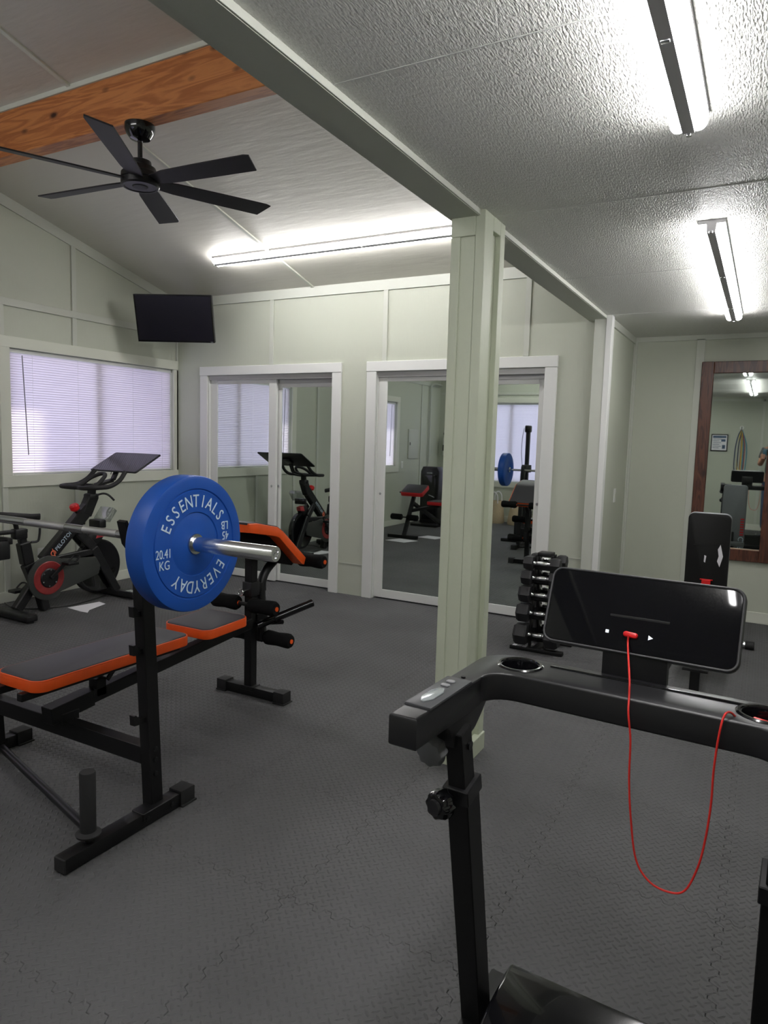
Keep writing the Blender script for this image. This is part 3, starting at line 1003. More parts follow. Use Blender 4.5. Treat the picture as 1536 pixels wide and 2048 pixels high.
# front post, foot
bm = bmesh.new(); beam(bm, (-0.01, 2.955, 0.05), (-0.01, 2.955, 0.80), 0.05, 0.05)
bp('front_post', bm, BLACK)
bp('front_foot', B(-0.20, 0.21, 2.928, 2.982, 0.006, 0.056, bev=0.003), BLACK)
for s in (-1, 1):
    bm = bmesh.new()
    x0_, x1_ = (0.175, 0.243) if s > 0 else (-0.225, -0.160)
    prism(bm, [(x0_, 2.923), (x1_, 2.921), (x1_, 2.989), (x0_, 2.987)], 0.0, 0.065, None, 0.004)
    box(bm, x0_, x1_ + (0.008 if s > 0 else 0), 2.915, 2.995, 0.0, 0.008, 0.002)
    bp('rubber_foot_cap', bm, RUBBERB)
bp('foot_bracket', B(-0.055, 0.035, 2.922, 2.988, 0.035, 0.060, bev=0.002, seg=1), BLACK)
bm = bmesh.new(); box(bm, -0.043, 0.023, 2.920, 2.990, 0.565, 0.645, 0.004)
bp('clamp_collar', bm, BLACKP)
bm = bmesh.new(); cyl(bm, (-0.01, 2.92, 0.60), (-0.01, 2.875, 0.597), 0.006); tube(bm, [V((-0.01 + 0.017 * math.cos(a * PI / 8), 2.870, 0.597 + 0.017 * math.sin(a * PI / 8))) for a in range(16)], 0.003, 6, True)
bp('pull_pin', bm, CHROME)
# curved arm and leg developer
bm = bmesh.new()
pts = catmull([(0.0, 3.035, 0.30), (0.0, 3.035, 0.50), (0.0, 3.03, 0.60), (0.0, 3.06, 0.675), (0.0, 3.13, 0.725), (0.0, 3.20, 0.755)], 6)
tube(bm, pts, 0.025, 12)
bp('curved_arm', bm, BLACKP)
bm = bmesh.new(); beam(bm, (-0.01, 2.96, 0.605), (0.0, 3.05, 0.605), 0.045, 0.05)
bp('pivot_bracket', bm, BLACK)
bm = bmesh.new(); beam(bm, (0, 2.97, 0.43), (0, 3.06, 0.43), 0.05, 0.06)
bp('pivot_bracket', bm, BLACK)
bm = bmesh.new(); beam(bm, (0.0, 3.03, 0.52), (0, 3.04, 0.29), 0.04, 0.04)
bp('leg_lever', bm, BLACK)
def roller(y, z, x0, x1, r=0.041):
    L = x1 - x0
    bm = bmesh.new()
    lathe(bm, [(0.014, 0), (r * 0.8, 0.002), (r, 0.016), (r * 1.0, L * 0.2), (r * 0.9, L * 0.5), (r * 1.0, L * 0.8), (r, L - 0.016), (r * 0.8, L - 0.002), (0.0, L)], frame((x0, y, z), (1, 0, 0)), 24)
    f_ = bp('foam_roller', bm, FOAM)
    for xx, s in ((x1, 1), (x0, -1)):
        bm = bmesh.new(); cyl(bm, (xx - 0.004 * s, y, z), (xx + 0.004 * s, y, z), 0.0125, n=16)
        obj('roller_cap', bm, ORANGE, f_)
for y, z in ((2.895, 0.53), (3.03, 0.322)):
    bm = bmesh.new(); cyl(bm, (-0.2, y, z), (0.2, y, z), 0.011)
    bp('roller_axle', bm, BLACK)
    roller(y, z, 0.035, 0.212)
    roller(y, z, -0.225, -0.045)
bm = bmesh.new(); cyl(bm, (-0.2, 3.27, 0.735), (0.26, 3.27, 0.735), 0.011)
bp('roller_axle', bm, BLACK)
roller(3.27, 0.735, 0.085, 0.262, 0.040)
roller(3.27, 0.735, -0.24, -0.06, 0.040)
bm = bmesh.new()
cyl(bm, (0.0, 3.03, 0.395), (0.145, 3.04, 0.42), 0.012)
cyl(bm, (0.03, 2.96, 0.40), (0.235, 3.20, 0.512), 0.0225, n=20, ch=0.003)
lathe(bm, [(0, -0.004), (0.034, -0.004), (0.034, 0.004), (0, 0.004)], frame((0.095, 3.035, 0.435), (0.205, 0.24, 0.11)), 20)
bp('plate_peg', bm, BLACKG)
# curl pad: bent wedge
prof = [(2.735, 0.995), (2.80, 0.992), (2.975, 0.955), (3.02, 0.930), (3.24, 0.755), (3.225, 0.715), (3.20, 0.722), (2.99, 0.895), (2.955, 0.908), (2.74, 0.948)]
MYZ = Matrix(((0, 0, 1, 0), (1, 0, 0, 0), (0, 1, 0, 0), (0, 0, 0, 1)))
bm = bmesh.new(); prism(bm, prof, -0.175, 0.155, MYZ, 0.006)
cp_ = bp('curl_pad', bm, ORANGE)
top = [(2.732, 0.999), (2.80, 0.997), (2.977, 0.960), (3.024, 0.934), (3.243, 0.759), (3.238, 0.753), (3.02, 0.925), (2.97, 0.950), (2.80, 0.985), (2.735, 0.988)]
bm = bmesh.new(); prism(bm, top, -0.165, 0.145, MYZ, 0.002, 1)
obj('upholstery', bm, VINYL, cp_)
under = [(2.745, 0.945), (2.955, 0.906), (2.99, 0.893), (3.205, 0.718), (3.19, 0.71), (2.96, 0.78), (2.93, 0.80), (2.75, 0.86)]
bm = bmesh.new(); prism(bm, under, -0.10, 0.09, MYZ)
obj('backing_board', bm, FOAM, cp_)

# ------------------------------------------------------------------ exercise bike
KX = -4.98
bk = thing('exercise_bike', 'black and red exercise bike with tablet screen under the wide blind', 'exercise bike', (KX, 0, 0))
def kp(name, bm, m, **k):
    return obj(name, bm, m, bk, **k)
def frame_bar(pts, w, d):
    bm = bmesh.new()
    for a, b in zip(pts, pts[1:]):
        beam(bm, a, b, w, d, bev=0.008)
    return bm
kp('down_tube', frame_bar([(0, 3.50, 0.40), (0, 3.92, 0.80)], 0.075, 0.105), BLACKP)
kp('head_tube', frame_bar([(0, 3.885, 0.74), (0, 3.965, 0.90)], 0.08, 0.095), BLACKP)
kp('seat_tube', frame_bar([(0, 3.33, 0.57), (0, 3.36, 0.40), (0, 3.44, 0.20)], 0.07, 0.09), BLACKP)
kp('rear_leg', frame_bar([(0, 3.42, 0.25), (0, 3.26, 0.05)], 0.06, 0.075), BLACKP)
kp('centre_leg', frame_bar([(0, 3.45, 0.20), (0, 3.50, 0.01)], 0.07, 0.07), BLACKP)
kp('fork', frame_bar([(0.045, 3.80, 0.60), (0.05, 3.93, 0.46), (0.05, 4.17, 0.05)], 0.035, 0.075), BLACKP)
kp('fork', frame_bar([(-0.045, 3.80, 0.60), (-0.05, 3.93, 0.46), (-0.05, 4.17, 0.05)], 0.035, 0.075), BLACKP)
kp('cross_brace', frame_bar([(0.035, 3.56, 0.405), (0.045, 3.92, 0.43)], 0.04, 0.055), BLACKP)
for y, nm in ((3.20, 'rear_stabilizer'), (4.17, 'front_stabilizer')):
    bm = bmesh.new(); box(bm, -0.29, 0.29, y - 0.045, y + 0.045, 0.012, 0.066, 0.014, None, 3)
    st_ = kp(nm, bm, BLACKP)
    for s in (-1, 1):
        bm = bmesh.new(); cyl(bm, (s * 0.25, y, 0.0), (s * 0.25, y, 0.016), 0.028)
        obj('levelling_foot', bm, RUBBERB, st_)
    for s in (-1, 1):
        bm = bmesh.new(); box(bm, s * 0.24 - 0.055, s * 0.24 + 0.055, y - 0.030, y + 0.030, 0.063, 0.069, 0.003)
        obj('foot_plate', bm, SILVER if y > 4 else BLACKP, st_)
# flywheel
bm = bmesh.new()
lathe(bm, [(0.03, -0.018), (0.17, -0.018), (0.18, -0.024), (0.226, -0.024), (0.230, -0.020), (0.230, 0.020), (0.226, 0.024), (0.18, 0.024), (0.17, 0.018), (0.03, 0.018)], frame((0, 4.00, 0.292), (1, 0, 0)), 56)
kp('flywheel', bm, BLACKG)
bm = bmesh.new(); lathe(bm, [(0, -0.05), (0.035, -0.05), (0.035, 0.05), (0, 0.05)], frame((0, 4.00, 0.292), (1, 0, 0)), 20)
kp('flywheel_hub', bm, BLACKP)
# belt guard and pulley
bm = bmesh.new()
pg = [(3.50 + 0.178 * math.cos(a), 0.272 + 0.178 * math.sin(a)) for a in [math.radians(k) for k in range(50, 311, 13)]]
pg += [(3.60, 0.145), (3.86, 0.205), (3.97, 0.235), (3.99, 0.32), (3.94, 0.385), (3.72, 0.40), (3.62, 0.412)]
prism(bm, pg, 0.050, 0.066, MYZ, 0.004)
kp('belt_guard', bm, mat('guard_smoke', (58, 60, 58), 0.3, var=0.1))
bm = bmesh.new(); lathe(bm, [(0.075, 0.067), (0.082, 0.071), (0.128, 0.071), (0.134, 0.067)], frame((0, 3.50, 0.272), (1, 0, 0)), 48, cap=False)
kp('pulley_ring', bm, mat('pulley_red', (140, 46, 46), 0.35, var=0.25, vscale=14))
bm = bmesh.new(); lathe(bm, [(0.0, 0.078), (0.07, 0.078), (0.078, 0.072), (0.078, 0.066)], frame((0, 3.50, 0.272), (1, 0, 0)), 32)
pc = kp('pulley_cover', bm, BLACKP)
for k in range(6):
    a = k * PI / 3 + 0.4
    bm = bmesh.new(); cyl(bm, (0.077, 3.50 + 0.064 * math.cos(a), 0.272 + 0.064 * math.sin(a)), (0.081, 3.50 + 0.064 * math.cos(a), 0.272 + 0.064 * math.sin(a)), 0.006, n=10)
    obj('bolt', bm, CHROME, pc)
def crank(s, ang):
    dy, dz = 0.17 * math.cos(ang), 0.17 * math.sin(ang)
    bm = bmesh.new(); beam(bm, (s * 0.088, 3.50, 0.272), (s * 0.098, 3.50 + dy, 0.272 + dz), 0.016, 0.030, bev=0.004)
    kp('crank_arm', bm, BLACKP)
    bm = bmesh.new(); cx, cy, cz = s * 0.15, 3.50 + dy, 0.272 + dz
    box(bm, cx - 0.045, cx + 0.045, cy - 0.05, cy + 0.05, cz - 0.012, cz + 0.012, 0.006)
    cyl(bm, (s * 0.09, cy, cz), (cx, cy, cz), 0.009)
    tube(bm, catmull([(cx - 0.04, cy + 0.02, cz + 0.012), (cx - 0.03, cy + 0.06, cz + 0.05), (cx + 0.03, cy + 0.06, cz + 0.05), (cx + 0.04, cy + 0.02, cz + 0.012)], 5), 0.007, 8)
    kp('pedal', bm, BLACKP)
crank(1, math.radians(40))
crank(-1, math.radians(220))
# saddle
kp('seat_post', frame_bar([(0, 3.34, 0.50), (0, 3.31, 0.66)], 0.045, 0.06), BLACKP)
kp('seat_slider', B(-0.022, 0.022, 3.08, 3.36, 0.645, 0.675, bev=0.006), BLACKP)
kp('seat_clamp', B(-0.035, 0.035, 3.25, 3.35, 0.60, 0.68, bev=0.01), BLACKP)
bm = bmesh.new(); tube(bm, catmull([(0, 3.28, 0.675), (0, 3.27, 0.72), (0, 3.24, 0.75)], 4), 0.018, 10)
kp('saddle_stem', bm, BLACKP)
bm = bmesh.new()
sad = [(3.115, 0.03), (3.13, 0.078), (3.18, 0.088), (3.24, 0.07), (3.31, 0.042), (3.40, 0.026), (3.46, 0.022), (3.478, 0.008)]
rings = []
for y, hw in sad:
    z0 = 0.785 + 0.018 * math.cos((y - 3.12) * 9)
    rings.append([bm.verts.new((hw * math.cos(a), y, z0 + (0.020 if math.sin(a) > 0 else 0.030) * math.sin(a) - 0.004)) for a in [2 * PI * k / 16 for k in range(16)]])
for a, b in zip(rings, rings[1:]):
    for k in range(16):
        bm.faces.new((a[k], a[(k + 1) % 16], b[(k + 1) % 16], b[k]))
bm.faces.new(rings[0][::-1]); bm.faces.new(rings[-1])
kp('saddle', bm, RUBBERB, ang=60)
bm = bmesh.new(); tube(bm, catmull([(0.04, 3.37, 0.57), (0.05, 3.42, 0.575), (0.05, 3.435, 0.62), (0.05, 3.44, 0.675)], 4), 0.009, 8)
kp('seat_lever', bm, BLACKP)
bm = bmesh.new()
for s in (-1, 1):
    box(bm, s * 0.06 - 0.03, s * 0.06 + 0.03, 3.06, 3.17, 0.47, 0.61, 0.01)
box(bm, -0.09, 0.09, 3.15, 3.19, 0.58, 0.63, 0.005)
kp('weight_holder', bm, BLACKP)
# handlebar
kp('handlebar_post', frame_bar([(0, 3.955, 0.86), (0, 3.965, 0.97)], 0.05, 0.06), BLACKP)
kp('post_clamp', B(-0.045, 0.045, 3.91, 4.00, 0.865, 0.915, bev=0.012), BLACKP)
bm = bmesh.new(); tube(bm, catmull([(0.04, 3.97, 0.90), (0.07, 4.02, 0.915), (0.09, 4.06, 0.90), (0.11, 4.10, 0.855)], 4), 0.009, 8)
kp('clamp_lever', bm, BLACKP)
bm = bmesh.new()
hb = [(-0.19, 4.15, 1.10), (-0.20, 4.08, 1.03), (-0.205, 3.98, 0.985), (-0.20, 3.86, 0.978), (-0.17, 3.80, 0.975), (-0.08, 3.80, 0.972), (0.0, 3.83, 0.97), (0.08, 3.80, 0.972), (0.17, 3.80, 0.975), (0.20, 3.86, 0.978), (0.205, 3.98, 0.985), (0.20, 4.08, 1.03), (0.19, 4.15, 1.10)]
tube(bm, catmull(hb, 6), 0.0185, 12)
kp('handlebar', bm, RUBBERB)
bm = bmesh.new()
tube(bm, catmull([(-0.10, 3.81, 0.975), (-0.095, 3.92, 0.985), (-0.075, 4.02, 1.045), (-0.03, 4.075, 1.075), (0.03, 4.075, 1.075), (0.075, 4.02, 1.045), (0.095, 3.92, 0.985), (0.10, 3.81, 0.975)], 6), 0.0165, 12)
tube(bm, catmull([(-0.20, 3.97, 0.985), (-0.1, 3.99, 0.978), (0, 4.0, 0.972), (0.1, 3.99, 0.978), (0.20, 3.97, 0.985)], 5), 0.0165, 12)
kp('inner_grip', bm, RUBBERB)
kp('screen_post', frame_bar([(0, 4.00, 0.985), (0, 4.18, 1.02), (0, 4.24, 1.13)], 0.05, 0.03), BLACKP)
MS = frame((0.02, 4.30, 1.178), (0, -0.47, 0.883), (1, 0, 0))
bm = bmesh.new(); prism(bm, rrect(0.575, 0.325, 0.018, 5), -0.014, 0.0, MS, 0.005)
sc_ = kp('tablet', bm, BLACKP)
bm = bmesh.new(); prism(bm, rrect(0.560, 0.310, 0.012, 4), -0.001, 0.0012, MS)
obj('tablet_glass', bm, SCREEN, sc_)
bm = bmesh.new(); box(bm, -0.05, 0.05, -0.05, 0.05, -0.04, -0.012, 0.006, MS)
obj('tilt_hinge', bm, BLACKP, sc_)
bm = bmesh.new(); tube(bm, catmull([MS @ V((-0.06, -0.12, -0.012)), MS @ V((-0.06, -0.13, -0.03)), MS @ V((-0.055, -0.15, -0.045))], 4), 0.003, 6)
obj('cable', bm, BLACKP, sc_)
# resistance knob, bottle cage
bm = bmesh.new(); cyl(bm, (0, 3.83, 0.72), (0, 3.80, 0.785), 0.011, n=12)
kp('resistance_stem', bm, BLACKP)
kp('resistance_block', B(-0.035, 0.035, 3.79, 3.87, 0.66, 0.735, bev=0.008), BLACKP)
bm = bmesh.new(); lathe(bm, [(0, 0), (0.022, 0.0), (0.037, 0.014), (0.038, 0.044), (0.029, 0.058), (0, 0.058)], frame((0, 3.802, 0.78), (0, -0.35, 0.94)), 20)
kp('resistance_knob', bm, REDP)
bm = bmesh.new(); MC = frame((0, 4.06, 0.68), (0, 0.62, 0.78), (1, 0, 0))
prism(bm, rrect(0.17, 0.055, 0.015, 4), 0.0, 0.12, MC, 0.003)
kp('bottle_cage', bm, CLEARP)
kp('cage_bracket', B(-0.07, 0.07, 3.98, 4.05, 0.62, 0.69, bev=0.01), BLACKP)
bm = bmesh.new(); prism(bm, [(3.86, 0.44), (4.00, 0.48), (4.05, 0.53), (4.02, 0.585), (3.93, 0.60), (3.86, 0.52)], -0.03, 0.03, MYZ, 0.01)
kp('brake_housing', bm, BLACKP)
bm = bmesh.new(); prism(bm, [(3.97, 0.53), (4.06, 0.54), (4.07, 0.585), (4.00, 0.60)], -0.028, 0.034, MYZ, 0.006)
kp('sensor_cover', bm, mat('sensor_red', (176, 62, 66), 0.35))
# lettering on the down tube
d_ = V((0, 0.42, 0.40)).normalized()
n_ = V((1, 0, 0))
def tube_txt(s):
    p = V((0.0382, 3.50, 0.40)) + d_ * s
    u_ = n_.cross(d_)
    return Matrix(((d_.x, u_.x, n_.x, p.x), (d_.y, u_.y, n_.y, p.y), (d_.z, u_.z, n_.z, p.z), (0, 0, 0, 1)))
bm = bmesh.new(); put_text(bm, 'PELOTON', 0.047, tube_txt(0.225), 0.0006)
kp('lettering', bm, TEXTW, smooth=False)
bm = bmesh.new()
T_ = tube_txt(0.085)
tube(bm, [T_ @ V((0.020 * math.cos(a), 0.020 * math.sin(a), 0.0)) for a in [math.radians(k) for k in range(-60, 290, 14)]], 0.0045, 6)
tube(bm, [T_ @ V((-0.006, -0.03, 0)), T_ @ V((0.012, 0.012, 0)), T_ @ V((0.018, 0.034, 0))], 0.004, 6)
kp('emblem', bm, mat('emblem_orange', (236, 120, 90), 0.4))
bm = bmesh.new()
cord = catmull([(x_ - KX, y_, z_) for x_, y_, z_ in ((-4.97, 4.08, 0.02), (-4.95, 3.95, 0.012), (-4.93, 3.70, 0.008), (-4.99, 3.55, 0.008), (-5.10, 3.44, 0.008), (-5.25, 3.40, 0.008), (-5.42, 3.45, 0.01))], 8)
tube(bm, cord, 0.0045, 6)
kp('power_cord', bm, BLACKP)

def paper(pts, label, z=0.0022):
    bm = bmesh.new()
    prism(bm, pts, z, z + 0.0012)
    return tag(obj('paper_sheet', bm, PAPER, smooth=False), label, 'paper', 'paper sheets on the floor')
paper([(-4.902, 3.65), (-4.72, 3.63), (-4.64, 3.635), (-4.70, 3.70), (-4.765, 3.91), (-4.865, 3.93)], 'white paper sheet lying on the floor in front of the exercise bike')
paper([(-4.72, 2.20), (-4.39, 2.245), (-4.30, 1.98), (-4.62, 1.93)], 'white paper on the floor in the mirror, nearer sheet by the red bench')
paper([(-4.50, 1.62), (-4.18, 1.66), (-4.12, 1.40), (-4.44, 1.36)], 'white paper on the floor in the mirror beneath the red seat')

# ------------------------------------------------------------------ dumbbell tower and dumbbells
DX = -1.305
dr = thing('dumbbell_rack', 'black a-frame dumbbell tower standing behind the treadmill console', 'dumbbell rack', (DX, 4.79, 0))
def dp(name, bm, m, **k):
    return obj(name, bm, m, dr, **k)
for y in (-0.135, 0.135):
    bm = bmesh.new(); box(bm, -0.185, 0.185, y - 0.024, y + 0.024, 0.0, 0.028, 0.005)
    dp('foot', bm, BLACK)
dp('base_bar', B(-0.03, 0.03, -0.135, 0.135, 0.005, 0.03, bev=0.003), BLACK)
for s in (-1, 1):
    for x in (-0.055, 0.055):
        bm = bmesh.new(); beam(bm, (x, s * 0.115, 0.02), (x, s * 0.03, 0.665), 0.012, 0.05)
        dp('side_rail', bm, BLACK)
bm = bmesh.new(); box(bm, -0.05, 0.05, -0.05, 0.05, 0.655, 0.685, 0.006)
dp('top_grip', bm, BLACKP)
bm = bmesh.new()
for k in range(3):
    box(bm, -0.165 + k * 0.034, -0.136 + k * 0.034, -0.155, -0.118, 0.0283, 0.029)
dp('warning_sticker', bm, PAPER)
LV = [(0.118, 0.108, 0.080, 0.092), (0.268, 0.092, 0.071, 0.086), (0.396, 0.078, 0.064, 0.080), (0.512, 0.066, 0.058, 0.072), (0.613, 0.055, 0.052, 0.064)]
for i, (z, yo, R, hl) in enumerate(LV):
    for s in (-1, 1):
        bm = bmesh.new()
        y = s * (yo + 0.012)
        prism(bm, [(y - s * 0.01, z - 0.05), (y + s * 0.02, z - 0.035), (y + s * 0.032, z - 0.012), (y + s * 0.026, z - 0.010), (y + s * 0.012, z - 0.026), (y - s * 0.01, z - 0.03)], -0.055, 0.055, MYZ)
        dp('cradle', bm, BLACK)
names = ['lowest and largest', 'second lowest', 'middle', 'second from top', 'topmost and smallest']
HEXM = mat('hex_rubber', (34, 34, 36), 0.55)
for i, (z, yo, R, hl) in enumerate(LV):
    def mk(label, y):
        t_ = thing('dumbbell', label, 'dumbbell', (DX, y, z), 0.0, 'rubber hex dumbbells on the tower')
        for s in (-1, 1):
            bm = bmesh.new()
            hexp = [(R * math.cos(PI / 3 * k), R * math.sin(PI / 3 * k)) for k in range(6)]
            M_ = frame((s * 0.062, 0, 0), (s, 0, 0), (0, 1, 0))
            t2 = bmesh.new()
            prism(t2, [(p[0] * 0.9, p[1] * 0.9) for p in hexp], 0.0, 0.012)
            ring = [(0.90, 0.0), (1.0, 0.010), (1.0, hl - 0.018), (0.84, hl)]
            t2.free()
            vs = [[bm.verts.new(M_ @ V((p[0] * q, p[1] * q, h))) for p in hexp] for q, h in ring]
            for a, b in zip(vs, vs[1:]):
                for k in range(6):
                    bm.faces.new((a[k], a[(k + 1) % 6], b[(k + 1) % 6], b[k]))
            bm.faces.new(vs[0][::-1]); bm.faces.new(vs[-1])
            obj('head', bm, HEXM, t_, ang=25)
        bm = bmesh.new()
        lathe(bm, [(0.013, -0.064), (0.016, -0.058), (0.012, -0.05), (0.0115, -0.04), (0.0155, -0.034), (0.0165, 0), (0.0155, 0.034), (0.0115, 0.04), (0.012, 0.05), (0.016, 0.058), (0.013, 0.064)], frame((0, 0, 0), (1, 0, 0)), 18)
        obj('handle', bm, CHROME, t_)
        return t_
    mk('%s black hex dumbbell on the near side of the tower' % names[i], 4.79 - yo - 0.03)
    mk('%s black hex dumbbell on the far side of the tower' % names[i], 4.79 + yo + 0.03)

# ------------------------------------------------------------------ wood framed mirror
wm = thing('wall_mirror', 'tall rectangular mirror in a dark wooden frame on the alcove wall', 'mirror', (-0.2175, YA, 0.515))
obj('glass', B(-0.2190, 0.2190, -0.022, -0.018, 0.095, 1.55), MIRROR, wm, smooth=False)
for q in ((-0.3145, -0.2195, 0.0, 1.645), (0.2195, 0.3145, 0.0, 1.645)):
    obj('frame_board', B(q[0], q[1], -0.042, -0.002, q[2], q[3], bev=0.004, seg=1), WOODF, wm)
for q in ((0.0, 0.096), (1.549, 1.645)):
    obj('frame_board', B(-0.2195, 0.2195, -0.040, -0.002, q[0], q[1], bev=0.004, seg=1), WOODF, wm)
LIP = mat('frame_lip', (176, 150, 128), 0.5)
obj('inner_lip', B(-0.2190, 0.2190, -0.034, -0.022, 0.095, 0.103), LIP, wm)

# wall plates
def wall_plate(name, label, cat, loc, nrm, rows):
    t_ = thing(name, label, cat, loc)
    t_.rotation_euler = (0, 0, math.atan2(nrm[1], nrm[0]))
    obj('cover_plate', B(0, 0.006, -0.036, 0.036, -0.058, 0.058, bev=0.002, seg=1), WHITE, t_)
    for z in rows:
        obj('socket' if len(rows) > 1 else 'rocker', B(0.005, 0.010, -0.016, 0.016, z - 0.018, z + 0.018, bev=0.003, seg=1), BASEW, t_)
    return t_
wall_plate('light_switch', 'white light switch plate on the narrow alcove side wall', 'switch', (XA, 5.99, 1.03), (1, 0), (0.0,))
wall_plate('power_outlet', 'white power outlet low on the wall behind the exercise bike', 'outlet', (XL, 3.82, 0.36), (1, 0), (-0.024, 0.024))
wall_plate('power_outlet', 'white power outlet under the electric panel seen in the mirror', 'outlet', (XL, 0.30, 1.02), (1, 0), (-0.024, 0.024))

# ------------------------------------------------------------------ adjustable bench in front of the mirror
ab = thing('adjustable_bench', 'adjustable bench with upright back pad standing before the wood framed mirror', 'bench', (-0.267, 4.50, 0))
def ap(name, bm, m, **k):
    return obj(name, bm, m, ab, **k)
GREYV = mat('grey_vinyl', (112, 114, 118), 0.5, var=0.03)
MP = frame((0.0, 0.05, 0.68), (0, 1, 0.03), (-1, 0, 0))   # pad plane, normal +y (towards the mirror)
bm = bmesh.new(); prism(bm, rrect(0.235, 0.76, 0.035, 6), -0.022, 0.026, MP, 0.006)
bpd = ap('back_pad', bm, GREYV)
bm = bmesh.new(); prism(bm, rrect(0.232, 0.757, 0.034, 6), -0.030, -0.020, MP, 0.003)
obj('back_board', bm, mat('backing_black', (9, 9, 10), 0.55), bpd)
bm = bmesh.new()
for q in ((-0.05, 0.20, 0.03), (0.05, 0.19, 0.03)):
    box(bm, q[0] - q[2], q[0] + q[2], q[1] - 0.004, q[1] + 0.0, -0.0315, -0.0300, 0, MP)
obj('bracket_mark', bm, BLACKP, bpd)
bm = bmesh.new()
prism(bm, [(-0.062, 0.13), (-0.055, 0.17), (-0.068, 0.20), (-0.085, 0.13), (-0.070, 0.065), (-0.055, 0.10)], -0.034, -0.0325, MP)
prism(bm, [(0.008, 0.085), (0.004, 0.125), (0.015, 0.13), (0.016, 0.09)], -0.034, -0.0325, MP)
obj('torn_sticker', bm, PAPER, bpd, smooth=False)
bm = bmesh.new(); box(bm, -0.03, 0.02, -0.06, -0.015, -0.05, -0.03, 0.004, MP)
box(bm, -0.04, 0.03, -0.02, -0.013, -0.042, -0.034, 0.002, MP)
obj('adjusting_bracket', bm, REDP, bpd)
# logo stripe on the mirror side
bm = bmesh.new()
def face(x, v):     # lettering faces +y, running up the pad
    p = MP @ V((x, v, 0.0268))
    return Matrix.Translation(p)
def face_mat(p, rot):
    # plane with normal +Y : right seen from the mirror = -X, up = +Z
    return Matrix.Translation(p) @ Matrix(((-1, 0, 0, 0), (0, 0, 1, 0), (0, 1, 0, 0), (0, 0, 0, 1))) @ Matrix.Rotation(rot, 4, 'Z')
put_text(bm, 'CAP', 0.075, face_mat(MP @ V((-0.088, -0.245, 0.0272)), -PI / 2), 0.0006)
obj('lettering', bm, TEXTW, bpd, smooth=False)
for k in range(7):
    bm = bmesh.new(); v = -0.155 + k * 0.028
    box(bm, -0.106, -0.07, v - 0.008, v + 0.008, 0.0262, 0.0272, 0, MP)
    obj('stripe', bm, RED, bpd, smooth=False)
bm = bmesh.new(); prism(bm, rrect(0.25, 0.36, 0.04, 6), -0.025, 0.025, frame((0, 0.32, 0.45), (0, -0.12, 1), (1, 0, 0)), 0.006)
ap('seat_pad', bm, GREYV)
bm = bmesh.new(); beam(bm, (0.01, -0.40, 0.03), (0.01, -0.40, 0.425), 0.05, 0.05); ap('rear_post', bm, BLACK)
bm = bmesh.new(); beam(bm, (0.01, -0.42, 0.40), (0.0, 0.06, 0.40), 0.05, 0.05); ap('rear_arm', bm, BLACK)
ap('post_bracket', B(-0.055, 0.075, -0.44, -0.36, 0.225, 0.243, bev=0.003), BLACKP)
bm = bmesh.new(); beam(bm, (0, 0.0, 0.40), (0, 1.10, 0.05), 0.05, 0.05); ap('spine', bm, BLACK)
bm = bmesh.new(); beam(bm, (0, 0.45, 0.24), (0, 0.33, 0.42), 0.045, 0.045); ap('seat_post', bm, BLACK)
bm = bmesh.new(); beam(bm, (0, 0.10, 0.36), (0, 0.075, 0.55), 0.03, 0.03); ap('incline_strut', bm, BLACK)
for y, hw in ((-0.40, 0.20), (1.10, 0.26)):
    bm = bmesh.new(); cyl(bm, (-hw, y, 0.03), (hw, y, 0.03), 0.022); ap('foot_tube', bm, CHROME if y > 1 else BLACK)
    for s in (-1, 1):
        bm = bmesh.new(); cyl(bm, (s * (hw - 0.03), y, 0.03), (s * (hw + 0.03), y, 0.03), 0.030, n=20, ch=0.004)
        ap('rubber_end_cap', bm, RUBBERB)

# ------------------------------------------------------------------ treadmill
TXC, TYC = -0.225, 1.35
tm = thing('treadmill', 'black folding treadmill with handrails, cup holders and display in the foreground', 'treadmill', (TXC, TYC, 0), math.radians(-3))
def tp(name, bm, m, **k):
    return obj(name, bm, m, tm, **k)
SATIN = mat('satin_black', (33, 33, 35), 0.34, spec=0.5)
ZT, ZB = 0.925, 0.862
def arc_pts(cx, cy, r, a0, a1, n=6):
    return [(cx + r * math.cos(math.radians(a0 + (a1 - a0) * k / n)), cy + r * math.sin(math.radians(a0 + (a1 - a0) * k / n))) for k in range(n + 1)]
poly = [(-0.352, -0.245)] + [(-0.292, -0.245)] + [(-0.292, 0.045)] + arc_pts(-0.232, 0.045, 0.06, 180, 90) + arc_pts(0.232, 0.045, 0.06, 90, 0) + [(0.292, -0.245), (0.352, -0.245)] + arc_pts(0.272, 0.165, 0.08, 0, 90) + arc_pts(-0.272, 0.165, 0.08, 90, 180)
bm = bmesh.new(); prism(bm, poly, ZB, ZT, None, 0.006, 3)
hf = obj('handle_frame', bm, SATIN)
cut = bmesh.new()
for sx in (-1, 1):
    cyl(cut, (sx * 0.252, 0.178, ZB + 0.008), (sx * 0.252, 0.178, ZT + 0.05), 0.043, n=40)
boolean_cut(hf, cut)
hf.parent = tm
for sx in (-1, 1):
    bm = bmesh.new()
    lathe(bm, [(0.041, -0.062), (0.0425, -0.004), (0.045, 0.003), (0.050, 0.0035), (0.054, 0.001), (0.055, -0.004)], Matrix.Translation((sx * 0.252, 0.178, ZT)), 48, cap=False)
    lathe(bm, [(0.0, -0.0618), (0.041, -0.0618)], Matrix.Translation((sx * 0.252, 0.178, ZT)), 48, cap=False)
    cu_ = obj('cup_holder', bm, BLACKG, hf)
